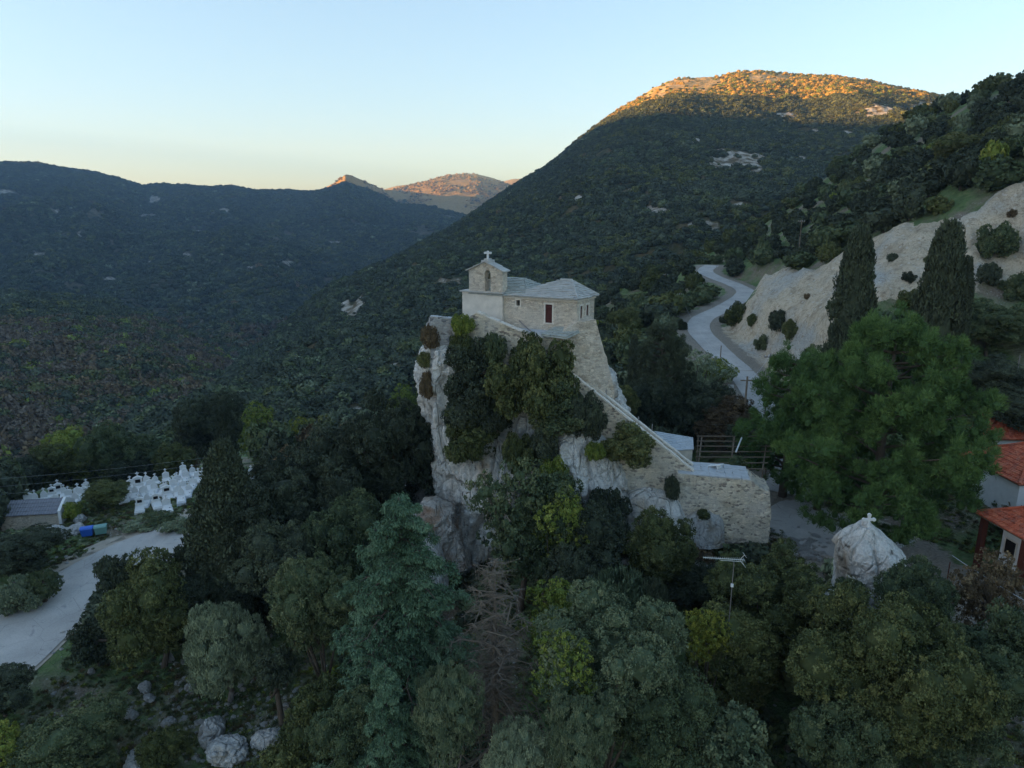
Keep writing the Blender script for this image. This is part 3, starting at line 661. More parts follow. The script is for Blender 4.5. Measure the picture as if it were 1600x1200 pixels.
def proto_cedar(seed, H=13.0, R_=4.6, name='cedar_tree', leaf='cedar', nb=105, foliage=True, per=30):
    rg = np.random.default_rng(seed); L = Leaves(rg); m = MB()
    m.tube([(0, 0, -1), (0, 0, H * .5), (.05, 0, H * .995)], [.30, .18, .02], 8)
    for i in range(nb):
        z = (i + rg.uniform(0, 1)) / nb * .95 + .04; th = i * 2.399 + rg.normal() * .3; r = R_ * (1 - z) ** (.62 if foliage else .5) * rg.uniform(.55, 1.15) + .2
        d = Vector((math.cos(th), math.sin(th), 0)); pts = []
        for k in range(7):
            t = k / 6; pts.append(Vector((0, 0, z * H)) + d * (r * t) + Vector((0, 0, .30 * r * t - .52 * r * t * t)) + Vector((rg.normal(), rg.normal(), rg.normal() * .5)) * (.10 if foliage else .5) * t)
        m.tube(pts, [.07 * (1 - .85 * k / 6) * (.6 + r / R_) for k in range(7)], 5, False)
        side = Vector((-d.y, d.x, 0))
        ti = np.clip(rg.normal(.52, .16), .1, 1)
        for k in range(1, 7):
            for s_ in (-1, 1):
                for rep_ in range(2 if r > 1.5 else 1):
                    tw = (r * .30) * (1.15 - .55 * k / 6) * rg.uniform(.5, 1.1); a = pts[k] * 1.0; e = a + side * (s_ * tw) + d * tw * rg.uniform(.2, .7) + Vector((0, 0, -.32 * tw))
                    m.tube([a, (a + e) / 2 + Vector((0, 0, .04)), e], [.022, .016, .006], 4, False)
                    if foliage:
                        for w in (.35, .7, 1.0):
                            q = np.array(a.lerp(e, w)); L.clump(q, .26, per, .075, .020, np.array([d.x * .3, d.y * .3, -.2]), np.clip(ti + rg.normal(0, .12) + .30 * (k / 6) * w - .10, 0, 1), 'droop', .55, .7)
                    elif rg.random() < .5:
                        for w in range(3):
                            q = a.lerp(e, rg.uniform(.2, 1)); m.tube([q, q + Vector((rg.normal() * .35, rg.normal() * .35, rg.uniform(-.5, .25)))], [.012, .005], 3, False)
        if foliage: q = np.array(pts[-1]); L.clump(q, .28, per, .08, .02, np.array([d.x, d.y, -.3]), ti + .1, 'droop', .6)
    if not foliage: return m
    return make_proto(name, L, m, leaf)

def proto_olive(seed, **k):
    a = dict(R_=2.4, H=4.0, z0=1.1, nl=16, lobe=.85, leafL=.095, leafW=.022, per=60, cl=.34, orient='up', core=.62); a.update(k)
    L, lobes = lobed_crown(seed, **a); return make_proto('olive_tree', L, limb_trunk(seed, [c for c, r in lobes[:8]], .2, .9), 'olive', 'greybark')

random.seed(3)
PR = {}
PR['oakA'] = proto_oak(101); PR['oakB'] = proto_oak(102, R_=3.4, H=5.0, nl=16, lobe=1.2); PR['oakC'] = proto_oak(103, R_=2.8, H=6.4, nl=18, lobe=1.05, z0=1.2)
PR['bigA'] = proto_oak(111, R_=4.6, H=7.5, z0=1.5, nl=30, lobe=1.25, per=56, cl=.36, leafL=.075, leafW=.042)
PR['bigB'] = proto_oak(112, R_=4.4, H=8.5, z0=1.2, nl=34, lobe=1.1, per=56, cl=.34, leafL=.075, leafW=.042)
PR['cone'] = proto_oak(121, R_=3.3, H=9.5, z0=.8, nl=34, lobe=1.05, shape='cone', cl=.36)
PR['bushA'] = proto_oak(131, R_=1.5, H=2.2, z0=.25, nl=10, lobe=.62, cl=.27, leafL=.075, leafW=.042, per=34)
PR['bushB'] = proto_oak(132, R_=1.6, H=1.8, z0=.2, nl=12, lobe=.55, cl=.24, leafL=.07, leafW=.035, per=32, orient='up')
PR['ivyA'] = proto_oak(133, R_=2.0, H=4.4, z0=.0, nl=26, lobe=.62, cl=.26, leafL=.075, leafW=.045, per=36); PR['ivyB'] = proto_oak(134, R_=2.4, H=3.0, z0=.0, nl=24, lobe=.62, cl=.26, leafL=.075, leafW=.045, per=36); PR['ivyC'] = proto_oak(135, R_=1.2, H=1.6, z0=.0, nl=12, lobe=.42, cl=.2, leafL=.06, leafW=.035, per=30)
PR['loose'] = proto_oak(141, R_=2.9, H=5.2, z0=1.4, nl=20, lobe=.75, cl=.42, dens=.62, core=.45, leafL=.10, leafW=.06, per=34)
PR['oliveA'] = proto_olive(151); PR['oliveB'] = proto_olive(152, R_=2.2, H=3.6, nl=14)
PR['cypA'] = proto_cypress(161); PR['cypB'] = proto_cypress(162, H=10, R_=1.5); PR['cypcone'] = proto_cypress(163, H=11, R_=3.4, cone=True, name='conical_cypress_tree', cl=.40, per=42, LL=.11, LW=.05)
PR['tuft'] = proto_cypress(164, H=3.6, R_=1.5, name='juniper_tree', cl=.26, LL=.16, LW=.035)
PR['pine'] = proto_pine(171); PR['pineB'] = proto_pine(172, 12.0, 4.2, 52, 100)
PR['cedar'] = proto_cedar(181); PR['cedarB'] = proto_cedar(182, 10.0, 3.8, nb=70)
NAMES = {'oak': 'evergreen_tree', 'big': 'broadleaf_tree', 'cone': 'conical_tree', 'bush': 'shrub', 'ivy': 'shrub', 'loose': 'deciduous_tree', 'olive': 'olive_tree', 'cyp': 'cypress_tree', 'tuft': 'juniper_tree', 'pine': 'pine_tree', 'cedar': 'cedar_tree', 'far': 'evergreen_tree'}
def pname(k):
    if k == 'cypcone': return 'conical_cypress_tree'
    for a in NAMES:
        if k.startswith(a): return NAMES[a]

def place(key, x, y, z, w, h, leaf, label, cat='tree', group=None, rz=None, name=None, lean=(0, 0)):
    p = PR[key]; root = thing(name or pname(key), label, cat, (x, y, z), rng.uniform(0, 6.28) if rz is None else rz, group)
    s = w / (2 * p['R']); root.scale = (s, s, h / p['H'])
    if lean != (0, 0): root.rotation_euler = (lean[0], lean[1], root.rotation_euler[2])
    c = bpy.data.objects.new('crown', p['crown']); COL.objects.link(c); c.parent = root
    c.material_slots[0].link = 'OBJECT'; c.material_slots[0].material = LEAF[leaf]
    t = bpy.data.objects.new('trunk', p['trunk']); COL.objects.link(t); t.parent = root
    if key[:3] not in ('ced', 'far', 'ivy'):
        k = min(1.0, 1.30 * s * p['H'] / h)
        if k < 1: c.scale = (1, 1, k); c.location = (0, 0, p['H'] * (1 - k))
    return root

TREES = []                                          # occupied spots (x, y, r) of the named trees
def tree_at(key, px, ytop, wpx, Y, leaf, label, cat='tree', group=None, z=None, **k):
    top = P(px, ytop, Y); base = float(hz(top.x, Y)) if z is None else z
    h = max(top.z - base, 0.6); d = Y * CP - (top.z - CAMZ) * SP; w = wpx / FPX * d
    TREES.append((top.x, Y, w / 2)); LOG.append((key, px, Y, round(h, 1), round(w, 1)))
    return place(key, top.x, Y, base - 0.1, w, h, leaf, label, cat, group, **k)
LOG = []

def ground_hit(px, py, y0=18.0, y1=330.0):          # where the ray through a photo pixel meets the near terrain
    ys = np.concatenate([np.arange(y0, 120, 0.25), np.arange(120, y1, 1.0)])
    u = (px - 800) / FPX; v = (600 - py) / FPX; k = ys / (CP + v * SP)
    g = hz(u * k, ys); z = CAMZ + (v * CP - SP) * k; i = np.argmax(z < g)
    if not (z < g).any(): i = len(ys) - 1
    return Vector((float(u * k[i]), float(ys[i]), float(g[i])))

def vplane(P0, P1):                                 # vertical plane through two points: returns frame and pixel->(s, z)
    o = Vector((P0[0], P0[1], 0)); ax = Vector((P1[0] - P0[0], P1[1] - P0[1], 0)); ax.normalize(); n = Vector((-ax.y, ax.x, 0))
    if n.y < 0: n = -n
    def f(px, py):
        u = (px - 800) / FPX; v = (600 - py) / FPX; d = Vector((u, CP + v * SP, v * CP - SP))
        t = (o - Vector((0, 0, 0))).dot(n) / d.dot(n); q = d * t; return ((q - o).dot(ax), q.z + CAMZ)
    return (o, ax, Vector((0, 0, 1)), n), f

# ------------------------------------------------------------------ rock pillar
def rock_loft(name, slices, yc_fn, mat, label, cat, n_t=300, n_z=220, amp=.9, seed=0, expo=2.6, group=None, fine=1.0):
    # slices: (py, pxL, pxR, Yfront, Yback)
    rows = []
    for (py, l, r, yf, yb) in slices:
        ym = yf * .65 + yb * .35; a = P(l, py, ym); b = P(r, py, ym); z = P((l + r) / 2, py, yf).z
        rows.append((z, a.x, b.x, yf, yb))
    rows.sort(); rows = np.array(rows); zz = np.linspace(rows[0, 0], rows[-1, 0], n_z)
    c = [np.interp(zz, rows[:, 0], rows[:, k]) for k in range(1, 5)]
    for k in range(4):
        q = np.pad(c[k], 6, mode='edge'); c[k] = np.convolve(q, np.ones(13) / 13, 'valid')
    th = np.linspace(0, 2 * math.pi, n_t, endpoint=False)
    ct, st = np.cos(th), np.sin(th); e = 2 / expo
    ex = np.sign(ct) * np.abs(ct) ** e; ey = np.sign(st) * np.abs(st) ** e
    cx = ((c[0] + c[1]) / 2)[:, None]; rx = ((c[1] - c[0]) / 2)[:, None]; cy = ((c[2] + c[3]) / 2)[:, None]; ry = ((c[3] - c[2]) / 2)[:, None]
    X = cx + rx * ex; Y = cy + ry * ey; Z = np.repeat(zz[:, None], n_t, 1)
    p = np.stack([X, Y, Z], -1); q = p * np.array([1, 1, .42])
    d = amp * (fbm(q / 3.2, 4, seed, True) - .25) + .42 * amp * fbm(q / .95, 4, seed + 7, True) + .16 * amp * fine * fbm(p / .33, 3, seed + 3)
    stp = fbm(q / 1.9 + 9, 3, seed + 33) * 5; fl_ = np.floor(stp); fr_ = stp - fl_; d = d + .42 * amp * ((fl_ + np.clip((fr_ - .5) * 5 + .5, 0, 1)) / 5) + .12 * amp * fbm(p / .16, 2, seed + 41, True)
    cr = np.abs(noise3(q / 2.3 + 5, seed + 21)); d = d - .75 * amp * np.exp(-(cr / .045) ** 2)
    w = np.clip((zz[-1] - zz) / 1.2, .35, 1)[:, None]
    nx_ = ex / (rx + .01); ny_ = ey / (ry + .01); nn = np.hypot(nx_, ny_) + 1e-6
    X = X + nx_ / nn * d * w; Y = Y + ny_ / nn * d * w; Z = Z + .25 * fbm(p / 1.5, 3, seed + 9)
    V = np.stack([X, Y, Z], -1)
    # close the top with shrinking rings
    top = [V[-1]]; ctr = V[-1].mean(0)
    for s in (.85, .65, .4, .15): 
        r_ = ctr + (V[-1] - ctr) * s; r_[:, 2] = V[-1][:, 2] * (s) + ctr[2] * (1 - s) + .35 * (1 - s) + .3 * fbm(r_ / 1.3, 3, seed + 4); top.append(r_)
    V = np.concatenate([V, np.stack(top[1:])], 0); n_z2 = V.shape[0]
    k = (np.arange(n_z2 - 1)[:, None] * n_t + np.arange(n_t)[None]); k2 = (np.arange(n_z2 - 1)[:, None] * n_t + (np.arange(n_t)[None] + 1) % n_t)
    F = np.stack([k, k2, k2 + n_t, k + n_t], -1).reshape(-1, 4)
    Vf = np.vstack([V.reshape(-1, 3), V[-1].mean(0)]); cid = len(Vf) - 1
    last = (n_z2 - 1) * n_t; F3 = np.array([[last + i, last + (i + 1) % n_t, cid] for i in range(n_t)])
    o = link(name, np_mesh(name, Vf, [F, F3], True), mat); tag(o, label, cat, group); return o

rock_loft('rock_pillar', [(540, 676, 915, 55.2, 62.5), (560, 672, 925, 54.4, 63), (590, 662, 940, 53.9, 63.5), (620, 664, 955, 53.6, 64), (690, 680, 975, 53.0, 65), (760, 682, 985, 52.2, 65), (820, 690, 995, 51.6, 66), (880, 690, 1010, 51.0, 66), (940, 660, 1040, 50.0, 67), (1010, 640, 1060, 49, 68)],
          None, M['rock'], 'tall pale limestone pillar carrying the stone chapel', 'rock', amp=1.15, seed=3, n_t=520, n_z=300)
rock_loft('rock_shoulder', [(528, 672, 726, 54.6, 59), (545, 662, 735, 54.2, 60), (580, 656, 740, 54.0, 61), (620, 662, 740, 53.8, 61), (680, 676, 740, 53.6, 61), (740, 680, 740, 53.4, 61)],
          None, M['rock'], 'craggy left shoulder of the limestone pillar below the terrace parapet', 'rock', n_t=240, n_z=200, amp=.8, seed=8)
rock_loft('rock_spur', [(672, 880, 930, 51.2, 55), (690, 872, 950, 50.7, 55), (730, 866, 968, 50.2, 55), (775, 862, 978, 49.8, 55), (830, 870, 1000, 49.4, 55), (880, 880, 1010, 49, 55)],
          None, M['rock'], 'white rock spur right of the ivy, under the long stair', 'rock', n_t=260, n_z=160, amp=.75, seed=13)
rock_loft('rock_ledge', [(781, 985, 1058, 49.6, 52.5), (795, 972, 1066, 49.2, 53), (830, 975, 1070, 48.8, 53), (870, 970, 1080, 48, 53)],
          None, M['rock'], 'flat grey rock ledge at the foot of the stair wall', 'rock', n_t=200, n_z=70, amp=.35, seed=17)
rock_loft('boulder', [(806, 1082, 1122, 48.9, 49.9), (816, 1070, 1130, 48.7, 50), (832, 1068, 1132, 48.6, 50), (860, 1068, 1132, 48.4, 50)],
          None, M['boulder'], 'rounded grey boulder against the foot of the rubble wall block', 'boulder', n_t=160, n_z=60, amp=.22, seed=19)
rock_loft('crag', [(826, 1350, 1362, 38.3, 39.4), (842, 1334, 1378, 38, 40), (860, 1322, 1392, 37.6, 40.4), (884, 1318, 1404, 37.2, 41), (905, 1322, 1404, 37.2, 41), (950, 1322, 1396, 36.9, 41), (1000, 1310, 1400, 36.4, 41), (1050, 1280, 1430, 36, 41)],
          None, M['rock'], 'white pointed crag topped with a small white cross', 'rock', n_t=300, n_z=240, amp=.34, seed=74, fine=1.2)
rock_loft('crag', [(950, 1290, 1312, 33.2, 35), (970, 1280, 1318, 33, 35), (1040, 1270, 1330, 32.6, 35), (1100, 1260, 1340, 32, 35)],
          None, M['boulder'], 'small grey outcrop between the big trees below the white crag', 'rock', n_t=160, n_z=90, amp=.4, seed=27)
rock_loft('rust_stained_rock', [(790, 662, 680, 50.2, 52), (806, 656, 700, 49.9, 52.4), (830, 652, 716, 49.6, 52.6), (856, 655, 724, 49.3, 52.6), (890, 655, 730, 49, 52.6)],
          None, M['rust_rock'], 'rust brown fractured rock at the left foot of the pillar', 'rock', n_t=240, n_z=160, amp=.95, seed=29)
rock_loft('boulder', [(848, 658, 676, 47.0, 48.5), (866, 648, 690, 46.8, 48.8), (890, 644, 694, 46.5, 49), (930, 640, 700, 46, 49)],
          None, M['boulder'], 'pale boulder behind the cedar top, below the rust brown rock', 'boulder', n_t=140, n_z=80, amp=.3, seed=31)
rock_loft('rock_outcrop', [(738, 662, 676, 60, 63), (760, 648, 676, 59.6, 63), (800, 636, 680, 59, 63), (850, 630, 690, 58.5, 63)],
          None, M['boulder'], 'shaded grey outcrop behind the left edge of the pillar', 'rock', n_t=140, n_z=90, amp=.5, seed=33)

# ------------------------------------------------------------------ chapel
EZ = 33.41
pA, pC, pD, pE, pF = (-4.0, 57.6), (5.0, 53.0), (6.65, 55.8), (5.2, 59.6), (-2.3, 61.9)
chapel = thing('chapel', 'small cream stone chapel with bell gable and grey slab roof on the rock', 'chapel', (1.5, 57.5, 28))
def cbuild(m, name, mat, parent=None, **k):
    o = m.build(name, mat, None, **k)
    if parent is None: o.parent = chapel; o.matrix_parent_inverse = Matrix.Translation(-chapel.location)
    else: o.parent = parent
    return o
def opening_rect(f, x0, x1, y0, y1):
    a = f(x0, y1); b = f(x1, y0); s0, s1 = min(a[0], b[0]), max(a[0], b[0]); z0, z1 = min(a[1], b[1]), max(a[1], b[1])
    return [(s0, z0), (s1, z0), (s1, z1), (s0, z1)]
frS, fS = vplane(pA, pC)
frE, fE = vplane(pC, pD)
LS = math.hypot(pC[0] - pA[0], pC[1] - pA[1]); LE = math.hypot(pD[0] - pC[0], pD[1] - pC[1])
w_small = opening_rect(fS, 807, 812.5, 469, 477.5)
w_sh = opening_rect(fS, 852, 863, 476, 504)
w_e1 = opening_rect(fE, 906, 910, 477.5, 504); w_e2 = opening_rect(fE, 915.5, 919.5, 475.5, 500)
ZB = 27.5
m = MB(); m.prism([(0.2, ZB), (LS, ZB), (LS, EZ), (0.2, EZ)], [w_small, w_sh], frS, .45)
m.prism([(0.003, ZB), (LE, ZB), (LE, EZ), (0.003, EZ)], [w_e1, w_e2], frE, -.45 if False else .45)
for a, b in ((pD, pE), (pE, pF), (pF, pA)):
    fr, _ = vplane(a, b); l = math.hypot(b[0] - a[0], b[1] - a[1]); c_ = Vector((1.2, 57.5, 0)); nn = fr[3]
    if (c_ - fr[0]).dot(nn) < 0: nn = -nn
    m.prism([(0, ZB), (l, ZB), (l, EZ - .003), (0, EZ - .003)], [], (fr[0], fr[1], fr[2], nn), .45)
walls = cbuild(m, 'wall', M['masonry'])
# east wall normal must point inwards: handled by vplane (n.y > 0)
def inset(fr, rect, depth, grow=0.0):
    o, ax, ay, n = fr; s0, z0 = rect[0]; s1, z1 = rect[2]
    return o, ax, n, s0 - grow, s1 + grow, z0 - grow, z1 + grow
def panel(fr, rect, d0, d1, mat, name, grow=0.0, slats=0, parent=None):
    o, ax, n, s0, s1, z0, z1 = inset(fr, rect, d0, grow); mm = MB()
    Mx = Matrix(((ax.x, n.x, 0, o.x), (ax.y, n.y, 0, o.y), (0, 0, 1, 0), (0, 0, 0, 1)))
    if slats:
        k = slats; w = (s1 - s0) / k
        for i in range(k): mm.box(s0 + i * w + .008, s0 + (i + 1) * w - .008, d0, d1, z0, z1, Mx)
        for zf in (.15, .85): mm.box(s0, s1, d0 - .025, d0, z0 + (z1 - z0) * zf - .05, z0 + (z1 - z0) * zf + .05, Mx)
    else: mm.box(s0, s1, d0, d1, z0, z1, Mx)
    return cbuild(mm, name, mat, parent)
def frame_trim(fr, rect, wd, mat, name='window_frame', parent=None):
    o, ax, n, s0, s1, z0, z1 = inset(fr, rect, 0); mm = MB()
    Mx = Matrix(((ax.x, n.x, 0, o.x), (ax.y, n.y, 0, o.y), (0, 0, 1, 0), (0, 0, 0, 1)))
    mm.box(s0 - wd, s0, -.03, .2, z0, z1, Mx).box(s1, s1 + wd, -.03, .2, z0, z1, Mx).box(s0 - wd - .04, s1 + wd + .04, -.04, .2, z1, z1 + wd * 1.1, Mx).box(s0 - wd - .06, s1 + wd + .06, -.08, .2, z0 - wd * .8, z0, Mx)
    return cbuild(mm, name, mat, parent)
for fr, rc, sl in ((frS, w_sh, 6), (frE, w_e1, 4), (frE, w_e2, 4)):
    s_ = panel(fr, rc, .06, .11, M['shutter'], 'window_shutter', 0, sl)
    frame_trim(fr, rc, .12, M['trim'])
panel(frS, w_small, .30, .34, M['dark'], 'window')
frame_trim(frS, w_small, .10, M['trim'])
# cornice band under the eaves
m = MB()
def wall_band(m, a, b, z0, z1, out, dep=.12):
    fr, _ = vplane(a, b); l = math.hypot(b[0] - a[0], b[1] - a[1]); n = fr[3]; c_ = Vector((1.2, 57.5, 0))
    if (c_ - fr[0]).dot(n) < 0: n = -n
    Mx = Matrix(((fr[1].x, n.x, 0, fr[0].x), (fr[1].y, n.y, 0, fr[0].y), (0, 0, 1, 0), (0, 0, 0, 1)))
    m.box(-out, l + out, -out, dep, z0, z1, Mx)
for a, b in ((pA, pC), (pC, pD), (pD, pE), (pE, pF)): wall_band(m, a, b, EZ - .16, EZ + .02, .09)
cbuild(m, 'cornice', M['trim'])
# bell gable on the front wall: lower pier 725-787 px, bell wall 734-788 px
front, ff = vplane((pA[0] - .3 * 0, pA[1] - .02), (pC[0], pC[1] - .02))
def F(px, py): return ff(px, py)
off = -.22
frB = (front[0] + front[3] * off, front[1], front[2], front[3])
def FB(px, py):
    s, z = ff(px, py); return (s, z)
zt = F(756, 456)[1]
sL, sR = F(725, 480)[0] - .02, F(787, 480)[0]
m = MB().prism([(sL, ZB), (sR, ZB), (sR, zt), (sL, zt)], [], frB, .95)
# blind niche
cbuild(m, 'front_wall', M['plaster'])
fs = [F(734, 455), F(788, 455), F(788, 424), F(761, 411), F(734, 425)]
zc0, zc1 = zt + .05, F(788, 423)[1]; sa, sb = F(735, 440)[0], F(787, 440)[0]; sm = (sa + sb) / 2; zap = F(761, 409)[1]
ol, orr = F(759.5, 440)[0], F(768.5, 440)[0]; oz0 = F(764, 455)[1] + .02; oz1 = F(764, 427)[1]
arch = [(ol, oz0), (orr, oz0)] + [((ol + orr) / 2 + math.cos(t) * (orr - ol) / 2, oz1 + math.sin(t) * (orr - ol) / 2) for t in np.linspace(0, math.pi, 9)]
m = MB().prism([(sa, zc0 - .05), (sb, zc0 - .05), (sb, zc1), (sm, zap), (sa, zc1)], [arch], frB, .85)
cbuild(m, 'bell_gable', M['masonry'])
Mb = Matrix(((frB[1].x, frB[3].x, 0, frB[0].x), (frB[1].y, frB[3].y, 0, frB[0].y), (0, 0, 1, 0), (0, 0, 0, 1)))
m = MB().box(sL - .16, sR + .10, -.16, 1.1, zt - .04, zt + .06, Mb); cbuild(m, 'ledge', M['slate'])
m = MB()
def gable_slabs(m, sa, sb, za, zb, y0, y1, Mx, n=5):
    for i in range(n):
        t0, t1 = i / n, (i + 1) / n + .06; s0, s1 = sa + (sb - sa) * t0, sa + (sb - sa) * t1; z0, z1 = za + (zb - za) * t0, za + (zb - za) * t1
        j = random.uniform(-.03, .03); k = .05 * (1 if i % 2 else 1.3)
        V = [Mx @ Vector(q) for q in ((s0, y0 + j, z0), (s1, y0 + j, z1), (s1, y1 + j, z1), (s0, y1 + j, z0), (s0, y0 + j, z0 + k + .03), (s1, y0 + j, z1 + k), (s1, y1 + j, z1 + k), (s0, y1 + j, z0 + k + .03))]
        m.add(V, [(0, 1, 2, 3), (7, 6, 5, 4), (0, 4, 5, 1), (1, 5, 6, 2), (2, 6, 7, 3), (3, 7, 4, 0)])
gable_slabs(m, sa - .22, sm, zc1 - .10, zap + .02, -.16, 1.0, Mb, 5); gable_slabs(m, sb + .22, sm, zc1 - .10, zap + .02, -.16, 1.0, Mb, 5)
m.box(sm - .34, sm + .34, -.1, .95, zap - .02, zap + .14, Mb); m.box(sm - .2, sm + .2, .15, .7, zap + .14, zap + .26, Mb)
cbuild(m, 'gable_roof', M['slate'])
zx = zap + .26; tpx = F(761, 392)[1]; hh = tpx - zx
m = MB(); m.box(sm - .07, sm + .07, .36, .48, zx, tpx - .08, Mb).box(sm - .24, sm + .24, .362, .478, zx + hh * .60, zx + hh * .60 + .14, Mb)
for (dx, dz) in ((-.24, .67), (.24, .67)):
    c0 = [Mb @ Vector((sm + dx + .095 * math.cos(t), .355, zx + hh * .60 + .07 + .095 * math.sin(t))) for t in np.linspace(0, 6.283, 10, endpoint=False)]; n_ = frB[3] * .13
    m.add(c0 + [q + n_ for q in c0], [tuple(range(10)), tuple(range(19, 9, -1))] + [(i, (i + 1) % 10, 10 + (i + 1) % 10, 10 + i) for i in range(10)])
c0 = [Mb @ Vector((sm + .095 * math.cos(t), .355, tpx - .09 + .095 * math.sin(t))) for t in np.linspace(0, 6.283, 10, endpoint=False)]; n_ = frB[3] * .13
m.add(c0 + [q + n_ for q in c0], [tuple(range(10)), tuple(range(19, 9, -1))] + [(i, (i + 1) % 10, 10 + (i + 1) % 10, 10 + i) for i in range(10)])
cbuild(m, 'cross', M['white'])
# bell
bc = Mb @ Vector(((ol + orr) / 2, .42, oz1 - .12)); m = MB()
prof = [(0, .02), (.05, .08), (.05, .12), (.14, .15), (.10, .30), (.12, .42), (.18, .50), (.20, .52)]
m.tube([bc + Vector((0, 0, .35 - .0)), bc + Vector((0, 0, .08))], .02, 6)
m.tube([bc + Vector((0, 0, .10 - h * .9)) for r, h in [(0, 0), (0, .12), (0, .28), (0, .40), (0, .48)]], [.05, .11, .13, .17, .20], 14)
tag(m.build('church_bell', M['bronze'], None, smooth=True), 'small dark bronze bell hanging in the arch of the bell gable', 'bell')

def slab_patch(m, e0, e1, t0, t1, courses, sw, th=.07, seed=0):
    rg = random.Random(seed); e0, e1, t0, t1 = map(Vector, (e0, e1, t0, t1)); N = (e1 - e0).cross(t0 - e0 if (t0 - e0).length > .01 else t1 - e0); N.normalize()
    if N.z < 0: N = -N
    m.add([e0, e1, t1, t0], [(0, 1, 2, 3)])
    for i in range(courses):
        a = i / courses; b = min(1.0, (i + 1.35) / courses)
        L0, R0 = e0.lerp(t0, a), e1.lerp(t1, a); L1, R1 = e0.lerp(t0, b), e1.lerp(t1, b); w = (R0 - L0).length
        if w < .12: continue
        k = 0.0
        while k < 1:
            d = min(1 - k, sw * rg.uniform(.6, 1.5) / w); j = rg.uniform(-.05, .05) / max(1, 1); t = th * rg.uniform(.6, 1.3); g = .012 / w
            q0, q1 = L0.lerp(R0, k + g), L0.lerp(R0, k + d - g); q2, q3 = L1.lerp(R1, k + d - g), L1.lerp(R1, k + g); sl = (q3 - q0).normalized() * j
            lo = [q0 + sl, q1 + sl, q2, q3]; hi = [q0 + sl + N * (t + .05), q1 + sl + N * (t + .05), q2 + N * (t * .4 + .012), q3 + N * (t * .4 + .012)]
            m.add(lo + hi, [(3, 2, 1, 0), (4, 5, 6, 7), (0, 1, 5, 4), (1, 2, 6, 5), (2, 3, 7, 6), (3, 0, 4, 7)]); k += d
def V3(p, z): return Vector((p[0], p[1], z))
ov = .28; ez = EZ + .02
def outp(p, c, d): v = Vector((p[0] - c[0], p[1] - c[1])); v.normalize(); return (p[0] + v.x * d, p[1] + v.y * d)
ax_ = frS[1]; nn_ = frS[3]
def L2(s, d): q = frS[0] + ax_ * s + nn_ * d; return (q.x, q.y)
# nave roof
m = MB(); rz1 = EZ + 1.22
a0, a1, b1, b0 = L2(.6, -ov), L2(6.0, -ov), L2(6.0, 5.2), L2(0.0, 5.2); r0, r1 = L2(1.2, 2.5), L2(4.3, 2.5)
slab_patch(m, V3(a0, ez), V3(a1, ez), V3(r0, rz1), V3(r1, rz1), 11, .5, seed=1); slab_patch(m, V3(a1, ez), V3(b1, ez), V3(r1, rz1), V3(r1, rz1 + .001), 10, .5, seed=2)
slab_patch(m, V3(b1, ez), V3(b0, ez), V3(r1, rz1), V3(r0, rz1), 10, .5, seed=3); slab_patch(m, V3(b0, ez), V3(a0, ez), V3(r0, rz1), V3(r0, rz1 + .001), 9, .5, seed=4)
cbuild(m, 'nave_roof', M['slate_green'])
m = MB(); rz2 = EZ + 1.18
q0, q1 = L2(4.2, -ov), (pC[0] + .02, pC[1] - ov * 1.4); q2 = (pD[0] + ov * 1.25, pD[1] - .12); q3 = (pE[0] + ov, pE[1] + ov); q4 = L2(4.6, 5.3)
k0, k1 = L2(7.6, 2.55), L2(8.6, 2.6)
for i, (a, b, c, d) in enumerate(((q0, q1, k0, k1), (q1, q2, k1, k1), (q2, q3, k1, k1), (q3, q4, k1, k0), (q4, q0, k0, k0))):
    slab_patch(m, V3(a, ez + .01), V3(b, ez + .01), V3(c, rz2), V3(d, rz2 + (.001 if c == d else 0)), 11, .55, seed=10 + i)
m.tube([V3(k0, rz2 + .05), V3(k1, rz2 + .05)], .12, 6); m.tube([V3(k1, rz2 + .05), V3(q1, ez + .1)], .07, 5); m.tube([V3(k1, rz2 + .05), V3(q2, ez + .1)], .07, 5)
cbuild(m, 'end_roof', M['slate'])
# low awning of stone slabs over the side door
m = MB(); e0 = P(846, 523, 52.4); e1 = P(884, 528, 51.7); e2 = P(905, 518.5, 52.6); t0 = P(866, 511, 53.6); t1 = P(893, 509, 53.7)
slab_patch(m, e0, e1, t0, t1, 4, .4, .06, 31); slab_patch(m, e1, e2, t1, t1 + Vector((.01, .01, 0)), 4, .4, .06, 32)
for a, b in ((e0, e1), (e1, e2)): m.tube([a - Vector((0, 0, .06)), b - Vector((0, 0, .06))], .06, 6)
cbuild(m, 'awning', M['slate_green'])
m = MB().tube([P(811, 501, 54.5), P(833, 521, 53.3)], .05, 6); cbuild(m, 'downpipe', M['steel'])

